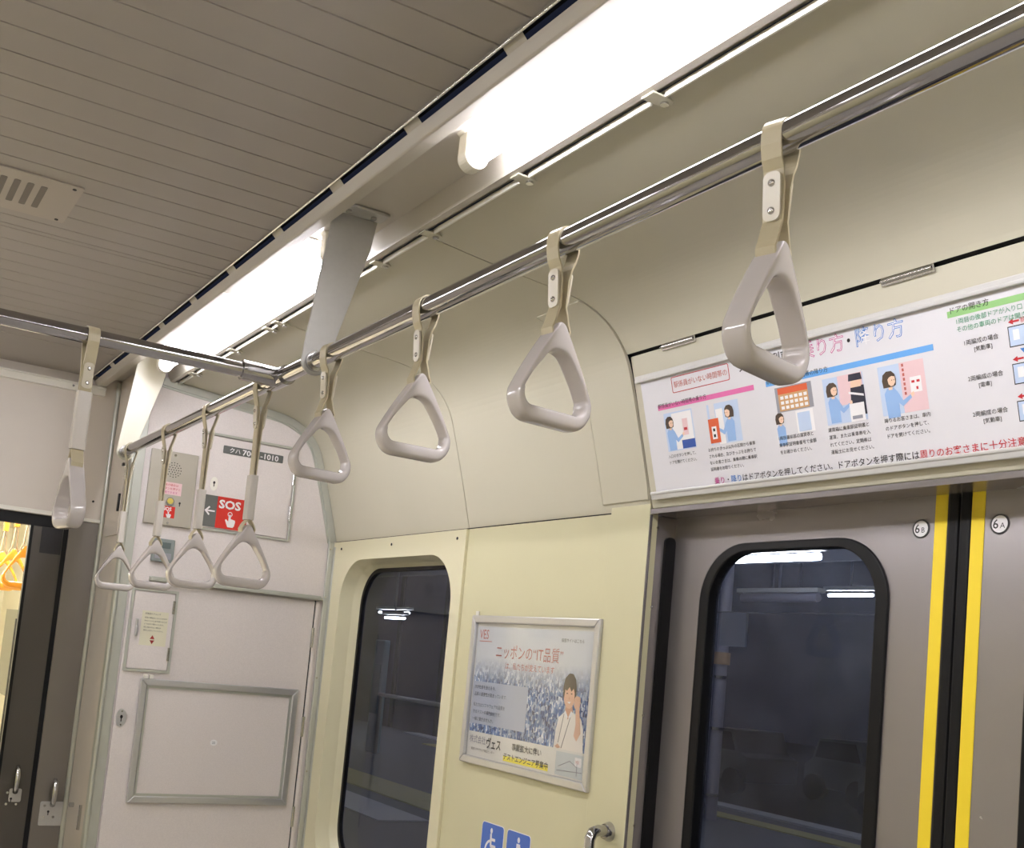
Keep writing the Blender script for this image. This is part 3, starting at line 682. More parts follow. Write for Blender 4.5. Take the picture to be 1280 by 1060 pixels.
# ------------------------------------------------------------------ rails
XR, ZR, RR = .775, .5505, .0162
gr = thing('grab_rail', (XR, 1.0, ZR - .02), 'polished steel strap rail running along the car with a cross bar', 'rail')
obj('long_rail', MB().tube([(XR, YB, ZR), (XR, 3.60, ZR)], RR, 28), CHROME, gr)
obj('cross_bar', MB().tube([(mir(XR), 2.20, ZR), (XR - .03, 2.20, ZR)], RR * .96, 28), CHROME, gr)
tj = MB().tube([(XR, 2.158, ZR), (XR, 2.242, ZR)], RR + .0048, 28)
tj.tube([(XR - .085, 2.20, ZR), (XR, 2.20, ZR)], RR + .0048, 28)
obj('tee_joint', tj, CHROME, gr, bevel=.001)
obj('long_rail', MB().tube([(mir(XR), YB, ZR), (mir(XR), 3.6, ZR)], RR, 24), CHROME, gr)
def bracket(y, m, label, flange):
    t = thing('rail_bracket', (XR, y, ZR), label, 'bracket', 'plates carrying the strap rail')
    PF = Frame((0, y, 0), (1, 0, 0), (0, 0, 1))
    pts = [(.782, .8695), (.752, .60), (.748, .552)] + arc(XR, ZR, .0275, 180, 350, 14) + [(.807, .575), (.868, .800), (.878, .8695)]
    obj('plate', MB().prism(pts, -.003, .003, PF), m, t, bevel=.0012)
    if flange:
        obj('top_flange', MB().box(.780, .884, y - .048, y - .003, .8625, .8693), m, t, bevel=.002)
        for x in (.803, .858): obj('bolt', MB().cyl((x, y - .026, .8625), (0, 0, -1), .006, .004, 8), CHROME2, t)
    cl = MB().tube([(XR, y - .014, ZR), (XR, y + .010, ZR)], RR + .0042, 24)
    obj('rail_collar', cl, CHROME2, t, bevel=.001)
bracket(2.012, ALUP, 'tapered grey metal plate holding the strap rail in mid-view', True)
bracket(3.575, BRLIT, 'tapered cream-lit plate holding the far end of the strap rail', False)
bracket(.05, ALUP, 'tapered grey plate holding the strap rail above the viewer', True)

# ------------------------------------------------------------------ straps
def handle_mesh(depth=.029, seg=72, cs=24):
    """rounded triangular grab ring, apex at the origin, plane x-z, depth along y"""
    def rounded(tri, rad):
        pts = []; n_ = len(tri)
        for i in range(n_):
            p = Vector(tri[i]); a = Vector(tri[i - 1]); b = Vector(tri[(i + 1) % n_])
            d1 = (a - p).normalized(); d2 = (b - p).normalized(); ang = d1.angle(d2); t = rad[i] / math.tan(ang / 2)
            c = p + (d1 + d2).normalized() * rad[i] / math.sin(ang / 2)
            s_, e_ = p + d1 * t, p + d2 * t
            a0 = math.atan2((s_ - c).y, (s_ - c).x); a1 = math.atan2((e_ - c).y, (e_ - c).x); da = (a1 - a0 + math.pi) % (2 * math.pi) - math.pi
            pts.append([(c.x + rad[i] * math.cos(a0 + da * k / 12), c.y + rad[i] * math.sin(a0 + da * k / 12)) for k in range(13)])
        return pts
    O = rounded([(0, .007), (-.0815, -.128), (.0815, -.128)], [.006, .027, .027])
    I = rounded([(0, -.0105), (-.0625, -.1075), (.0625, -.1075)], [.028, .014, .014])
    def loop(c):
        out = []
        for i in range(3):
            out += c[i]; nx = c[(i + 1) % 3][0]; l = c[i][-1]
            for k in range(1, 12): out.append((l[0] + (nx[0] - l[0]) * k / 12, l[1] + (nx[1] - l[1]) * k / 12))
        return out
    A_, B_ = loop(O), loop(I); N = len(A_); mb = MB(); vs = []
    for (ox, oz), (ix, iz) in zip(A_, B_):
        bul = .0035 * math.sin(math.pi * min(1, max(0, -oz / .115))); ox += math.copysign(bul, ox) if abs(ox) > .004 else 0; ix += math.copysign(bul, ix) if abs(ix) > .004 and iz > -.09 else 0
        cx, cz = (ox + ix) / 2, (oz + iz) / 2; hx, hz = (ox - ix) / 2, (oz - iz) / 2
        for k in range(cs):
            a = 2 * math.pi * k / cs; c, s_ = math.cos(a), math.sin(a); e = .27 + .36 * min(1, max(0, (-.045 - cz) / .06))
            rc = math.copysign(abs(c) ** e, c); rs = math.copysign(abs(s_) ** e, s_)
            vs.append((cx + hx * rc, rs * depth / 2, cz + hz * rc))
    fs = []
    for i in range(N):
        j_ = (i + 1) % N
        for k in range(cs): l = (k + 1) % cs; fs.append((i * cs + k, i * cs + l, j_ * cs + l, j_ * cs + k))
    mb.add(vs, fs, None, True); return mb
def ribbon(path, width, th):
    """flat belt: path in x-z, width along y"""
    mb = MB(); n_ = len(path); vs = []
    for i, (x, z) in enumerate(path):
        a = path[max(i - 1, 0)]; b = path[min(i + 1, n_ - 1)]; dx, dz = b[0] - a[0], b[1] - a[1]; L = math.hypot(dx, dz) or 1; nx, nz = -dz / L, dx / L
        for (o_, y_) in ((th / 2, -width / 2), (th / 2, width / 2), (-th / 2, width / 2), (-th / 2, -width / 2)): vs.append((x + nx * o_, y_, z + nz * o_))
    fs = [(4 * i + k, 4 * i + (k + 1) % 4, 4 * i + 4 + (k + 1) % 4, 4 * i + 4 + k) for i in range(n_ - 1) for k in range(4)]
    fs += [(3, 2, 1, 0), tuple(4 * (n_ - 1) + k for k in range(4))]
    mb.add(vs, fs); return mb
def make_strap(name, kind, label, group):
    """origin at the rail centre; everything hangs below"""
    t = empty(name, (0, 0, -CZ)); tag(t, label, 'strap', group)
    R_ = RR + .0022; over = arc(0, 0, R_, 200, -20, 18)
    if kind == 'short': apex, clip = -.106, (-.040, -.088)
    elif kind == 'long': apex, clip, sl = -.306, (-.048, -.096), (-.200, -.298)
    elif kind == 'next': apex, clip, sl = -.306, (-.035, -.080), (-.150, -.235)
    else: apex, clip, sl = -.238, (-.055, -.103), (-.110, -.224)
    cm = (clip[0] + clip[1]) / 2
    strand = [(-R_ * .97, -.012), (-.0145, -.026), (-.0095, clip[0] + .004), (-.0060, cm + .012), (-.0048, clip[1])]
    L = []
    if kind == 'short':
        L = strand + [(-.0075, clip[1] - .008), (-.0115, apex - .004), (-.0150, apex - .012), (-.0130, apex - .022)]
    else:
        L = strand + [(-.0030, sl[0]), (-.0030, sl[1]), (-.0080, apex + .002), (-.0115, apex - .004), (-.0150, apex - .012), (-.0130, apex - .022)]
    path = L[::-1] + over[1:-1] + [(-x, z) for x, z in L]
    obj('belt', ribbon(path, .0225, .0024), BELT, t, local=True)
    for s in (-1, 1):
        cp = MB(); CFm = Frame((s * .0078, 0, 0), (0, -s * -1, 0) if s > 0 else (0, -1, 0), (0, 0, 1))
        # plate on the outer face of each strand, slightly inclined
        x0_ = -s * -1
        pl = [(-.0085, clip[1] + .001), (.0085, clip[1] + .001), (.0085, clip[0]), (-.0085, clip[0])]
        vv = rrect(-.0088, clip[1], .0088, clip[0], .006, 4)
        xf = lambda z: .0062 + (.0045) * max(0, (z - clip[1]) / (clip[0] - clip[1]))
        n_ = len(vv); vs = [(s * xf(z), y, z) for y, z in vv] + [(s * (xf(z) + .0028), y, z) for y, z in vv]
        fs = [tuple(range(n_)), tuple(range(2 * n_ - 1, n_ - 1, -1))] + [(i, (i + 1) % n_, n_ + (i + 1) % n_, n_ + i) for i in range(n_)]
        if s < 0: fs = [f[::-1] for f in fs]
        cp.add(vs, [f[::-1] for f in fs])
        c_ = obj('clip_plate', cp, CLIP, t, local=True, bevel=.0008)
        for z in (clip[0] - .0105, clip[1] + .0095):
            rvt = MB().tube([(s * (xf(z) + .0025), 0, z), (s * (xf(z) + .0042), 0, z), (s * (xf(z) + .0052), 0, z)], [.0040, .0036, .0018], 12)
            obj('rivet', rvt, CHROME2, c_, local=True)
    if kind != 'short':
        sv = MB().prism(rrect(-.0090, -.0145, .0090, .0145, .005, 4), sl[1], sl[0], Frame((0, 0, 0), (1, 0, 0), (0, 1, 0)))
        obj('sleeve', sv, SLEEVE, t, local=True, bevel=.001)
    h = handle_mesh(); h.v = [Vector((v.x, v.y, v.z * 1.06)) + Vector((0, 0, apex - .004)) for v in h.v]
    ho = obj('handle', h, HANDLE, t, local=True)
    obj('moulded_mark', MB().prism(ellipse(0, apex - .020, .0035, .0035, 10), .0131, .0134, Frame((0, 0, 0), (1, 0, 0), (0, 0, 1))), GRYP, ho, local=True)
    return t
def copy_tree(o, parent=None):
    c = o.copy(); COL.objects.link(c)
    if parent: c.parent = parent
    for ch in list(o.children): copy_tree(ch, c)
    return c
SHORT = 'short hanging straps along the rail'; LONG = 'long sleeved straps at the far end of the rail'
st0 = None
for y, lab, rz in ((.788, 'nearest large hanging strap, in front of the long notice above the door', 14), (1.166, 'second nearest hanging strap, against the curved cream panel', 6), (1.545, 'third nearest hanging strap, left of the panel with the dark seam', 0), (1.925, 'short hanging strap right beside the grey rail bracket', 7), (.42, 'hanging strap to the right of the frame, nearest of all', 0), (.04, 'hanging strap overhead behind the frame', 0)):
    if y == .42 or y == .04: continue
    o = make_strap('hanging_strap', 'short', lab, SHORT) if st0 is None else copy_tree(st0)
    if st0 is None: st0 = o
    o['label'] = lab; o.location = (XR, y, ZR + CZ); o.rotation_euler = (0, 0, math.radians(rz))
sl0 = None
for y, lab, rz in ((2.300, 'long sleeved strap just past the cross bar joint, in front of the SOS sign', 2), (2.675, 'long sleeved strap second past the cross bar joint', 0), (3.055, 'long sleeved strap third past the joint, below the intercom plate', 3), (3.49, 'farthest long sleeved strap, beside the cream-lit end bracket', -2)):
    o = make_strap('hanging_strap', 'long', lab, LONG) if sl0 is None else copy_tree(sl0)
    if sl0 is None: sl0 = o
    o['label'] = lab; o.location = (XR, y, ZR + CZ); o.rotation_euler = (0, 0, math.radians(rz))
xs_ = make_strap('hanging_strap', 'cross', 'sleeved strap hanging from the cross bar at far left, seen edge on', 'straps on the cross bar')
xs_.location = (.386, 2.20, ZR + CZ); xs_.rotation_euler = (0, 0, math.radians(90 + 6))
# orange straps of the next car
def swap(o, a):
    for ch in o.children_recursive:
        if ch.type == 'MESH':
            ch.data = ch.data.copy()
            for i, mm in enumerate(ch.data.materials):
                ch.data.materials[i] = ORBELT if mm == BELT else ORANGE
ns = make_strap('hanging_strap', 'next', 'orange strap of the next car, rightmost one seen through the gangway', 'orange straps of the next car'); swap(ns, 1)
for i, (y, lab) in enumerate(((5.36, 'orange strap of the next car, rightmost one seen through the gangway'), (5.72, 'orange strap of the next car, second from the gangway door edge'), (6.10, 'orange strap of the next car, third, cut by the left picture edge'))):
    o = ns if i == 0 else copy_tree(ns)
    o['label'] = lab; o.location = (XR, y, .765 + CZ); o.scale = (1.42, 1.42, 1.45)
tag(obj('grab_rail', MB().tube([(XR, NY + .1, .765), (XR, 8.0, .765)], RR, 16), CHROME2), 'strap rail of the next car carrying orange straps', 'rail')

# ------------------------------------------------------------------ ceiling grille
vg = thing('ceiling_grille', (.10, 2.39, .86), 'flat beige ventilation grille with short slots in the grooved ceiling', 'grille')
CFR = Frame((0, 0, ZC), (0, 1, 0), (1, 0, 0))
obj('grille_plate', MB().prism(rrect(2.272, -.15, 2.506, .350, .006, 4), .0002, .0035, CFR), mat('grille_paint', (.46, .41, .36), .45), vg, bevel=.001)
for k in range(17): obj('grille_slot', MB().prism(rrect(2.318, -.135 + k * .0255, 2.452, -.122 + k * .0255, .004, 3), .0035, .0040, CFR), mat('slot_shadow', (.22, .195, .17), .7) if k == 0 else bpy.data.materials['slot_shadow'], vg)
for (y, x) in ((2.288, .332), (2.49, .332)): obj('screw', MB().cyl((x, y, ZC - .0035), (0, 0, -1), .004, .0015, 10), K, vg)

# ------------------------------------------------------------------ the long notice above the door
ntc = thing('door_notice', (1.555, YC, HB[1] + .02), 'long white notice on how to board and leave, in rails above the door', 'notice')
NF = HF
obj('notice_sheet', MB().box(-1.906, -.504, .034, .284, .0005, .0022, fr=NF), PAPER, ntc)
rb = MB()
for (b0, b1) in ((.020, .036), (.280, .296)):
    rb.box(-1.915, -.495, b0, b1, 0, .012, fr=NF)
obj('holding_rail', MB().box(-1.915, -.495, .020, .034, 0, .012, fr=NF).box(-1.915, -.495, .031, .038, .006, .014, fr=NF), RAILM, ntc, bevel=.002)
obj('holding_rail', MB().box(-1.915, -.495, .286, .296, 0, .010, fr=NF).box(-1.915, -.495, .281, .288, .006, .012, fr=NF), RAILM, ntc, bevel=.002)
T = MB(); w0 = .0024
def tx(b, y, v, s, m=K, **k): T.text(b, -y, v, s, NF, m, w=k.pop('w', w0 + .0006), **k)
# red box
T.ring(rrect(-1.806, .242, -1.634, .276, .004, 3), rrect(-1.8045, .2435, -1.6355, .2745, .003, 3), w0, w0 + .0003, NF, RED)
tx('駅係員がいない時間帯の', 1.799, .259, .0146, SALM)
tx('ワンマン列車の', 1.612, .262, .0232, K, bold=.012)
for body, y, m in (('乗り方', 1.448, MAG), ('降り方', 1.322, BLU)):
    T.text(body, -y, .262, .0345, NF, m, w=w0 + .0003, bold=.016); T.text(body, -y, .262, .0345, NF, WHT, w=w0 + .0007, bold=-.018)
tx('・', 1.348, .261, .026, K, bold=.03)
def bar(y0, y1, v, m, hh=.0052): T.box(-y0, -y1, v - hh, v + hh, w0 - .0002, w0 + .0001, m, fr=NF)
bar(1.860, 1.574, .217, PNK); tx('駅係員がいない時間帯の乗り方', 1.858, .2205, .0108, K)
bar(1.542, 1.170, .217, BBAR); tx('駅係員がいない時間帯の降り方', 1.540, .2205, .0108, K)
bar(1.137, .72, .262, GBAR); tx('ドアの開き方', 1.134, .2675, .0120, K)
tx('1両目の後部ドアが入り口', 1.124, .2485, .0100, GRN); tx('その他の車両のドアは開きません。', 1.124, .2355, .0100, GRN)
for k, (a, b) in enumerate((('1両編成の場合', '[気動車]'), ('2両編成の場合', '[電車]'), ('2両編成の場合', '[気動車]'))):
    v = .2120 - .0575 * k
    tx(a, 1.115, v, .0094); tx(b, 1.098, v - .0125, .0088)
    # car diagram
    T.box(-1.038, -.90, v - .022, v + .010, w0 - .0002, w0 + .0001, K, fr=NF); T.box(-1.0365, -.9015, v - .0205, v + .0085, w0, w0 + .0003, LBLU, fr=NF)
    for q in range(4): T.box(-1.030 + q * .032, -1.020 + q * .032, v - .012, v + .004, w0 + .0001, w0 + .0005, NAVY if q % 2 else WHT, fr=NF)
    T.prism([(-1.036, v + .0165), (-1.028, v + .021), (-1.028, v + .018), (-1.018, v + .018), (-1.018, v + .015), (-1.028, v + .015), (-1.028, v + .012)], w0, w0 + .0003, NF, RED)
    tx('前', 1.016, v + .0165, .009, RED)
    T.prism([(-1.022, v - .026), (-1.010, v - .026), (-1.016, v - .034)], w0, w0 + .0003, NF, BLU)
caps = ((1.848, ('入口のボタンを押して、', 'ドアを開けてください。')), (1.724, ('お持ちのきっぷ以外の区間から乗車', 'される場合、及びきっぷをお持ちで', 'ないお客さまは、乗車の際に乗車駅', '証明書をお取りください。')),
        (1.529, ('1両目最前部の運賃表と', '乗車駅証明書番号で金額', 'をお確かめください。')), (1.407, ('運賃箱に乗車駅証明書と', '運賃、または乗車券を入', 'れてください。定期券は', '運転士にお見せください。')), (1.283, ('降りるお客さまは、車内', 'のドアボタンを押して、', 'ドアを開けてください。')))
for y, ls in caps:
    for k, l in enumerate(ls): tx(l, y, .1095 - .0135 * k, .0084)
y = 1.718; sz = .0160
tx('乗り', y, .044, sz, MAG, bold=.006); tx('・', y - 2 * sz, .044, sz, K, bold=.006); tx('降り', y - 3 * sz, .044, sz, BLU, bold=.006)
tx('はドアボタンを押してください。ドアボタンを押す際には', y - 5 * sz, .044, sz, K, bold=.006)
tx('周りのお客さまに十分注意してください。', y - 31 * sz, .044, sz, RED, bold=.006)
obj('printed_text', T, None, ntc)
# printed pictures
P = MB()
def pp(pts, m, w): P.poly([(-a, b) for a, b in pts], w0 - .0002 + w, NF, m)
def lady(y, v, s, flip=1, arm=True, dx=0):
    """small printed figure: bob hair, blue jacket; y = head centre, v = head centre height"""
    q = lambda pts: [(y - flip * a * s, v + b * s) for a, b in pts]
    pp(q([(-.50, -2.9), (-.60, -1.0), (-.30, -.62), (.30, -.62), (.62, -1.0), (.60, -2.9)]), JKT, .0006)
    if arm: pp(q([(.30, -1.0), (.62, -1.0), (1.0, -1.7), (1.7, -1.35), (1.8, -1.6), (.95, -2.15), (.35, -1.6)]), JKT, .0008); pp(q([(1.7, -1.30), (2.0, -1.15), (2.05, -1.4), (1.8, -1.6)]), SKIN, .0009)
    pp(q([(-.15, -.75), (.2, -.75), (.2, -.3), (-.15, -.3)]), SKIN, .0009)
    pp(q([(-.60, -.55), (-.66, .0), (-.55, .45), (-.2, .68), (.25, .66), (.52, .40), (.60, 0.), (.52, -.45), (.2, -.55)]), HAIR, .0010)
    pp(q([(-.15, .05), (-.1, -.30), (.1, -.48), (.35, -.45), (.52, -.22), (.52, .20), (.25, .28), (.0, .20)]), SKIN, .0012)
    pp(q([(.20, .0), (.26, .0), (.26, -.08), (.20, -.08)]), HAIR, .0014); pp(q([(.40, .0), (.45, .0), (.45, -.08), (.40, -.08)]), HAIR, .0014)
def bx(y0, v0, y1, v1, m, w): pp([(y0, v0), (y1, v0), (y1, v1), (y0, v1)], m, w)
bx(1.846, .120, 1.757, .203, LBLU, .0002); bx(1.822, .122, 1.760, .200, WHT, .0003); lady(1.829, .181, .0205)
bx(1.790, .150, 1.774, .185, PPNK, .0005); bx(1.787, .160, 1.777, .166, RED, .0007); bx(1.798, .122, 1.758, .140, DBLU, .0007); tx('ドアボタン', 1.770, .190, .003, RED)
obj('printed_picture', P, None, ntc); P = MB()
bx(1.712, .118, 1.706, .202, LBLU, .0002); bx(1.690, .118, 1.622, .202, LBLU, .0002); bx(1.688, .118, 1.668, .190, WHT, .0003); lady(1.650, .180, .0205, -1)
P.poly([(-1.712, .122), (-1.682, .122), (-1.682, .172), (-1.712, .172)], w0 + .0008, NF, ORG); bx(1.704, .130, 1.690, .156, WHT, .0014)
bx(1.700, .134, 1.694, .140, K, .0017); bx(1.700, .146, 1.694, .152, K, .0017)
obj('printed_picture', P, None, ntc); P = MB()
bx(1.522, .158, 1.432, .206, GRYP, .0002); bx(1.515, .160, 1.442, .204, TAN, .0004); bx(1.515, .192, 1.442, .204, ORG, .0006)
for i in range(6):
    for k in range(3): bx(1.510 - i * .0115, .163 + k * .0095, 1.502 - i * .0115, .169 + k * .0095, WHT, .0006)
lady(1.518, .146, .0175, 1, False); bx(1.478, .114, 1.436, .156, WHT, .0004); bx(1.474, .116, 1.444, .152, LBLU, .0006)
obj('printed_picture', P, None, ntc); P = MB()
bx(1.406, .118, 1.316, .203, LBLU, .0002); bx(1.372, .150, 1.318, .203, PPNK, .0003); lady(1.386, .180, .0205)
pp([(1.350, .128), (1.316, .128), (1.316, .180), (1.345, .180)], NAVY, .0005); pp([(1.345, .178), (1.322, .178), (1.320, .195), (1.342, .195)], SKIN, .0007); pp([(1.348, .190), (1.318, .190), (1.320, .202), (1.346, .202)], NAVY, .0009)
bx(1.352, .118, 1.320, .150, WHT, .0010); bx(1.348, .122, 1.326, .128, GRYP, .0012); pp([(1.350, .168), (1.318, .160), (1.318, .164), (1.350, .172)], WHT, .0011)
obj('printed_picture', P, None, ntc); P = MB()
bx(1.284, .118, 1.192, .203, LBLU, .0002); bx(1.240, .118, 1.192, .203, PPNK, .0003); lady(1.262, .178, .0225)
bx(1.222, .150, 1.200, .176, WHT, .0006); bx(1.219, .166, 1.213, .170, RED, .0008); bx(1.209, .166, 1.203, .170, RED, .0008); bx(1.211, .154, 1.207, .159, RED, .0008)
for k in range(7): bx(1.235, .196 - k * .008, 1.231, .201 - k * .008, SALM, .0006)
obj('printed_picture', P, None, ntc)

# ------------------------------------------------------------------ advertising poster on the wall
PFm = Frame((XW, 2.655, -.280), (0, -1, 0), (0, 0, 1))
ad = thing('advert_poster', (XW, 2.3625, -.280), 'framed job advert with a city photo and a person in white shirt', 'poster')
fm = MB(); frame_bars(fm, 0, 0, .585, .402, .020, 0, .014, PFm); obj('frame', fm, ALU, ad, bevel=.003)
obj('poster_sheet', MB().box(.018, .567, .018, .384, .001, .003, fr=PFm), P2, ad)
obj('city_picture', MB().poly([(.024, .086), (.561, .086), (.561, .372), (.024, .372)], .0032, PFm), CITY, ad)
Q = MB(); w1 = .0036
def qp(pts, m, w): Q.poly(pts, w1 + w, PFm, m)
TRW = mat('translucent_white_print', (.62, .66, .74), .3)
qp([(.024, .108), (.296, .108), (.296, .222), (.024, .222)], flat('print_haze', (176, 184, 204)), 0)
def qt(b, u, v, s, m, **k): Q.text(b, u, v, s, PFm, m, w=w1 + .0008, **k)
qt('VES', .036, .352, .036, SALM, sx=.85); Q.box(.036, .10, .331, .333, w1, w1 + .0003, SALM, fr=PFm)
qt('ニッポンの“IT品質”', .125, .307, .0400, SALM, sx=.90, bold=-.005); qt('は、私たちが支えています', .178, .271, .0200, SALM, sx=.95)
qt('採用サイトはこちら', .425, .347, .0105, K)
for k, (t, u) in enumerate((('ITが社会を支える今、', .036), ('品質の重要性が高まっています。', .036), ('私たちはソフトウェアの品質を', .036), ('守るテストの専門会社です。', .036), ('一緒に働きませんか。', .036))):
    qt(t, u, .207 - k * .019 - (k > 1) * .010, .0115, NAVY)
qt('株式会社', .033, .066, .0225, GRYP, sx=.93, bold=.01); qt('ヴェス', .118, .062, .0310, K, sx=.82, bold=.02); qt('東京ソフトウェア検証センター', .045, .040, .0085, K)
qt('事業拡大に伴い', .245, .066, .0195, K, bold=.01)
Q.box(.208, .412, .026, .040, w1, w1 + .0003, YLP, fr=PFm); qt('テストエンジニア募集中', .208, .038, .0187, K, bold=.015)
qp([(.442, .024), (.557, .024), (.557, .080), (.442, .080)], flat('print_map', (205, 212, 215)), .0002)
for (a, b, c, d) in ((.455, .045, .50, .062), (.50, .062, .53, .05), (.45, .035, .55, .040), (.53, .03, .53, .06)):
    Q.tube([PFm.p(a, b, w1 + .0006), PFm.p(c, d, w1 + .0006)], .0008, 4, GRYP)
Q.box(.520, .546, .052, .073, w1 + .0003, w1 + .0007, WHT, fr=PFm); qt('VES', .523, .063, .010, SALM)
obj('printed_text', Q, None, ad)
R = MB(); w2 = .0042
def rp(pts, m, w): R.poly(pts, w2 + w, PFm, m)
PSK = flat('print_face', (224, 180, 155)); PSK2 = flat('print_face_shade', (205, 155, 130)); LAN = flat('print_lanyard', (110, 105, 110))
rp([(.428, .086), (.432, .130), (.440, .160), (.458, .172), (.472, .178), (.492, .178), (.510, .170), (.530, .165), (.542, .140), (.548, .086)], SHIRT, 0)
rp([(.463, .176), (.478, .158), (.496, .178), (.490, .196), (.466, .196)], PSK2, .0002)
rp(ellipse(.478, .216, .0235, .032, 20), PSK, .0004)
rp([(.452, .212), (.450, .235), (.456, .256), (.470, .268), (.486, .268), (.499, .256), (.504, .235), (.504, .200), (.499, .202), (.498, .222), (.493, .233), (.484, .225), (.476, .236), (.466, .226), (.459, .229), (.456, .206)], HAIR, .0006)
for u in (.468, .486): rp(ellipse(u, .220, .0035, .0014, 8), K, .0007)
rp([(.476, .206), (.480, .206), (.479, .214)], PSK2, .0007); rp([(.470, .200), (.486, .201), (.480, .196)], WHT, .0007)
rp([(.506, .190), (.522, .188), (.534, .130), (.520, .110), (.508, .122), (.512, .150)], PSK, .0008)
rp(rrect(.500, .186, .524, .216, .008, 4), PSK, .0010); rp([(.434, .090), (.446, .098), (.458, .090), (.446, .086)], PSK, .0008)
rp([(.462, .176), (.464, .176), (.447, .100), (.445, .100)], LAN, .0004); rp([(.492, .178), (.494, .178), (.462, .088), (.459, .088)], LAN, .0004)
rp([(.466, .180), (.478, .164), (.474, .160), (.460, .172)], WHT, .0006); rp([(.490, .180), (.480, .164), (.484, .160), (.498, .174)], WHT, .0006)
obj('printed_person', R, None, ad)
obj('cover_film', MB().box(.018, .567, .018, .384, .0062, .0066, fr=PFm), CLEAR, ad)
obj('number_tab', MB().box(.006, .022, .402, .414, .004, .006, fr=PFm), WHITE, ad)

# ------------------------------------------------------------------ blue stickers
def sticker(u0, kind, label):
    SFm = Frame((XW, 0, 0), (0, -1, 0), (0, 0, 1)); c = u0 + .052; vt_ = -.421; s = .104
    m = MB().prism(rrect(u0 - .002, vt_ - s - .022, u0 + s + .002, vt_ + .002, .010, 5), .0002, .0008, SFm, WHT)
    m.prism(rrect(u0, vt_ - s - .020, u0 + s, vt_, .009, 5), .0008, .0012, SFm, SBLU)
    f = lambda pts, w=.0014: m.poly([(c + a * s, vt_ + b * s) for a, b in pts], w, SFm, WHT)
    if kind == 'chair':
        f(ellipse(-.05, -.17, .055, .07, 14)); f([(-.10, -.24), (-.02, -.24), (.0, -.55), (-.08, -.55)])
        f([(-.04, -.34), (.15, -.34), (.15, -.41), (-.04, -.41)]); f([(-.06, -.50), (.18, -.50), (.30, -.82), (.22, -.85), (.12, -.58), (-.06, -.58)])
        oc = arc(0, 0, .30, 95, 330, 20); ic_ = arc(0, 0, .235, 95, 330, 20)
        f([(a - .02, b - .68) for a, b in oc] + [(a - .02, b - .68) for a, b in ic_[::-1]], .0013)
    else:
        f(ellipse(.02, -.17, .055, .07, 14)); f([(-.06, -.26), (.10, -.26), (.12, -.60), (-.08, -.60)]); f([(-.06, -.60), (.0, -.60), (.0, -.98), (-.06, -.98)]); f([(.03, -.60), (.09, -.60), (.09, -.98), (.03, -.98)])
        f([(.10, -.30), (.28, -.50), (.25, -.55), (.09, -.40)])
    tag(obj('wall_sticker', m, None), label, 'sticker')
sticker(-2.520, 'chair', 'blue wall sticker with white wheelchair symbol below the advert')
sticker(-2.398, 'person', 'blue wall sticker with white standing figure, right of the wheelchair one')

# ------------------------------------------------------------------ short chrome handrail at the pillar
hr = thing('door_handrail', (1.56, 1.98, -1.2), 'chrome upright handrail on the cream pillar beside the door, bottom edge', 'handrail')
pth = [(XW - .006, 1.985, -.352), (1.545, 1.978, -.348), (1.528, 1.975, -.352), (1.520, 1.974, -.366), (1.520, 1.974, -1.15)]
obj('rail_tube', MB().tube(pth, .0125, 20), CHROME, hr)
obj('wall_socket', MB().tube([(XW - .005, 1.985, -.352), (XW - .020, 1.983, -.351)], [.022, .0165], 24), CHROME, hr)
obj('wall_socket', MB().tube([(XW - .005, 1.974, -1.15), (1.515, 1.974, -1.15)], [.022, .0135], 24), CHROME, hr)

# ------------------------------------------------------------------ outside: station at night
ASPH = mat('platform_asphalt', (.17, .17, .20), .7, noise=.15, nscale=3)
struct(obj('floor_platform', MB().box(1.95, 9.75, -4, 40, FL - .35, FL), ASPH), 'dark grey station platform outside the windows', 'platform')
TACT = mat('tactile_yellow', (.62, .54, .22), .6, noise=.15, nscale=6)
tag(obj('tactile_strip', MB().box(8.75, 9.05, 2, 16, FL, FL + .012), TACT), 'yellow tactile strip along the far platform edge in the door window', 'tactile paving')
tag(obj('tactile_strip', MB().box(5.15, 5.75, 8.6, 30, FL, FL + .012), TACT), 'yellow tactile strip across the bottom of the tall side window', 'tactile paving')
KERB = mat('kerb_concrete', (.62, .62, .68), .6)
tag(obj('kerb_stone', MB().box(9.45, 9.75, -4, 18, FL, FL + .02), KERB), 'pale edging stone behind the tactile strip in the door window', 'kerb')
tag(obj('kerb_stone', MB().box(4.35, 4.85, 8.6, 30, FL, FL + .01), KERB), 'pale edging stone below the tactile strip in the tall side window', 'kerb')
struct(obj('ground', MB().box(9.75, 40, -4, 60, FL - 1.1, FL - 1.0), mat('ballast', (.03, .03, .035), .9, noise=.2)), 'dark ground beyond the platform', 'ground')
NVY = mat('navy_cladding', (.07, .075, .19), .6, noise=.08)
bld = thing('station_building', (11.4, 24, FL - 1.0), 'dark navy station building behind the tall side window', 'building')
obj('wall_cladding', MB().box(11.4, 15, 17.5, 36, FL - 1.0, 1.9), NVY, bld)
for k in range(7): obj('cladding_batten', MB().box(11.35, 11.4, 20.2 + k * 2.1, 20.35 + k * 2.1, FL - 1, 1.9), DARK, bld)
LIL = mat('lilac_paint', (.40, .38, .48), .5, noise=.1, nscale=4)
pl = thing('platform_pillar', (8.4, 9.0, FL), 'pale lilac platform pillar with a pipe strapped to it', 'pillar')
obj('pillar_post', MB().box(8.30, 8.52, 9.10, 9.28, FL, 1.75), LIL, pl, bevel=.01)
obj('drain_pipe', MB().tube([(8.45, 8.93, FL), (8.45, 8.93, 1.75)], .065, 14), LIL, pl)
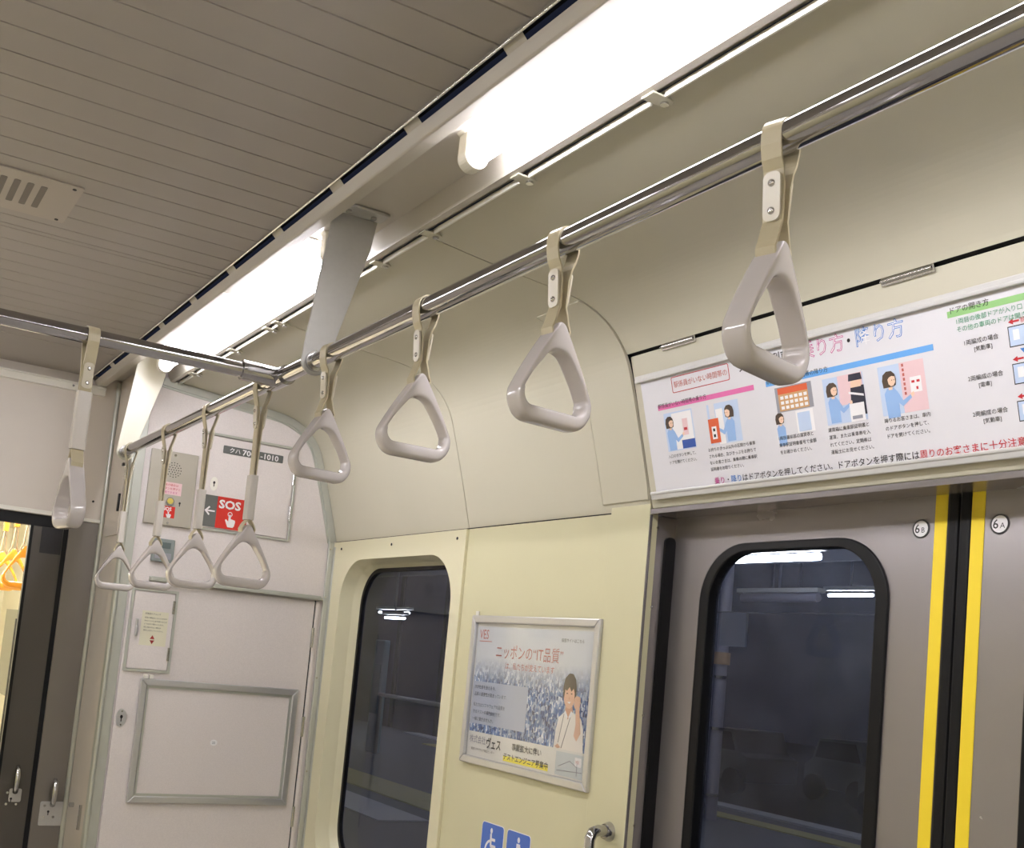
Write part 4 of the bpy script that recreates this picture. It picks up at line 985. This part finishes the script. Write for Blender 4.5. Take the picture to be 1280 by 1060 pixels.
for z in (-1.2, -.5, .05, .25): obj('pipe_strap', MB().tube([(8.45, 8.93, z), (8.45, 8.93, z + .03)], .085, 14), CHROME2, pl)
obj('pipe_marker', MB().tube([(8.45, 8.93, .20), (8.45, 8.93, .33)], .09, 14), TAN, pl)
for z in (1.75,): pass
sg_ = MB().box(8.26, 8.299, 9.02, 9.40, .42, 1.10, mat('green_board', (.03, .09, .09), .5))
SG = Frame((8.26, 0, 0), (0, -1, 0), (0, 0, 1)); sg_.text('3', -9.28, .58, .26, SG, LIL, w=.004)
tag(obj('track_number_board', sg_, None), 'dark green board with a pale 3 beside the lilac pillar', 'board')
CST = mat('canopy_steel', (.26, .27, .34), .6)
cn_ = struct(empty('ceiling_platform', (6.0, 12, 1.5)), 'grey steel canopy with trusses above the platform outside', 'canopy')
obj('canopy_roof', MB().box(2.3, 11.2, -4, 34, 1.98, 2.02), mat('canopy_sheet', (.16, .17, .22), .7), cn_)
bm_ = MB()
for x in (4.6, 6.6, 9.3): bm_.box(x, x + .10, -2, 32, 1.42, 1.56)
obj('long_beam', bm_, CST, cn_)
for k in range(10):
    y = 2.0 + k * 2.6
    c_ = MB().box(2.6, 10.9, y, y + .08, 1.84, 1.96)
    for x in (4.65, 6.65, 9.35): c_.tube([(x, y + .04, 1.5), (x, y + .8, 1.9)], .028, 6); c_.tube([(x, y + .04, 1.5), (x, y - .8, 1.9)], .028, 6)
    obj('truss', c_, CST, cn_)
def plamp(x, y0, y1, z, lab, lit=True, r=.018):
    t = thing('platform_light', (x, (y0 + y1) / 2, z), lab, 'light')
    obj('lamp_tube', MB().tube([(x, y0, z), (x, y1, z)], r if lit else .05, 8), FARTUBE if lit else LIL, t)
    obj('lamp_housing', MB().box(x - .06, x + .06, y0 - .04, y1 + .04, z + .055, z + .10), WHITE, t)
    obj('lamp_hanger', MB().box(x - .01, x + .01, (y0 + y1) / 2 - .01, (y0 + y1) / 2 + .01, z + .10, 1.98), CST, t)
plamp(7.6, 6.9, 8.0, 1.20, 'brightest platform lamp, at the top of the door window', r=.034)
plamp(10.5, 8.70, 9.35, 1.18, 'short platform lamp at the right of the far row in the door window')
plamp(10.5, 9.62, 10.0, 1.165, 'short platform lamp in the middle of the far row in the door window')
plamp(10.5, 10.20, 10.34, 1.155, 'smallest platform lamp at the left of the far row in the door window')
plamp(9.0, 8.15, 9.25, .985, 'unlit tube fixture under the far lamp row in the door window', False)
plamp(7.6, 13.5, 14.6, 1.29, 'platform lamp at the top right of the tall side window')
plamp(9.0, 17.4, 18.6, .70, 'upper of the two thin lamps in the tall side window')
plamp(8.2, 16.0, 16.7, .55, 'lower of the two thin lamps in the tall side window')
plamp(4.0, 4.2, 5.4, 1.52, 'added fill lamp for the board and pillar, unseen above the door window')  # unseen lamp added to brighten the hanging board, pillar and platform
plamp(4.0, 9.2, 10.4, 1.52, 'added fill lamp for the platform, unseen above the side window')  # second unseen lamp, added to brighten kerb and tactile strip
tag(obj('overhead_cable', MB().tube([(6.0, 4.4, .545), (6.0, 7.0, .545)], .006, 6), CHROME2), 'thin pale cable stretched across the view in the door window', 'cable')
tag(obj('hanging_board', MB().box(5.99, 6.01, 6.10, 6.37, .285, .541), mat('board_white', (.62, .64, .78), .6)), 'small pale board hanging from the cable outside the door window', 'board')
vm_ = thing('banner_cabinet', (7.0, 13.9, FL), 'pale blue banner built as a cabinet to the ground, outside the tall side window', 'banner')  # hanging banner, carried down to the ground as a cabinet
obj('cabinet', MB().box(7.0, 7.10, 14.20, 14.50, FL, .15), mat('pale_blue_cabinet', (.38, .52, .62), .5), vm_, bevel=.02)
obj('cabinet_panel', MB().box(6.99, 7.0, 14.23, 14.47, -.9, -.20), mat('teal_cabinet', (.10, .24, .30), .4), vm_)
pr_ = thing('platform_railing', (7.0, 13, FL), 'pale horizontal railing outside the tall side window', 'railing')
obj('top_bar', MB().tube([(7.0, 11.9, -.62), (7.0, 14.2, -.62)], .028, 8), mat('rail_paint', (.5, .5, .55), .4), pr_)
for y in (11.95, 14.15): obj('post', MB().tube([(7.0, y, FL), (7.0, y, -.62)], .028, 8), mat('post_paint', (.3, .3, .33), .4) if y < 12 else bpy.data.materials['post_paint'], pr_)
CARP = mat('dark_car_paint', (.10, .10, .12), .3); CARG = mat('car_glass', (.02, .02, .03), .05)
for k, (x, y) in enumerate(((19, 19.2), (21, 17.4), (19.5, 14.6))):
    t = thing('parked_car', (x, y, FL - 1.0), 'dark parked car beyond the platform, %s of three in the door window' % ('leftmost', 'middle', 'rightmost')[k], 'car', 'parked cars')
    q = Frame((x, y, FL - 1.0), (0, -1, 0), (0, 0, 1)); w_ = 1.6
    body = [(-1.0, .3), (-1.0, .8), (-.78, .95), (-.62, 1.42), (.50, 1.45), (.70, .95), (1.0, .85), (1.0, .3)]
    obj('car_body', MB().prism(body, -w_ / 2, w_ / 2, q), CARP, t, bevel=.04)
    obj('car_window', MB().prism([(-.68, .98), (-.55, 1.36), (.44, 1.38), (.60, .98)], w_ / 2, w_ / 2 + .01, q), CARG, t)
    for a in (-.62, .62): obj('wheel', MB().cyl(q.p(a, .30, w_ / 2 - .1), q.n, .30, .2, 16), RUBBER, t)
tag(obj('store_wall', MB().box(24, 24.3, 15, 19.5, FL - 1, .6), mat('dim_lilac_wall', (.30, .28, .38), .8)), 'dim lilac wall far beyond the parked cars', 'building')
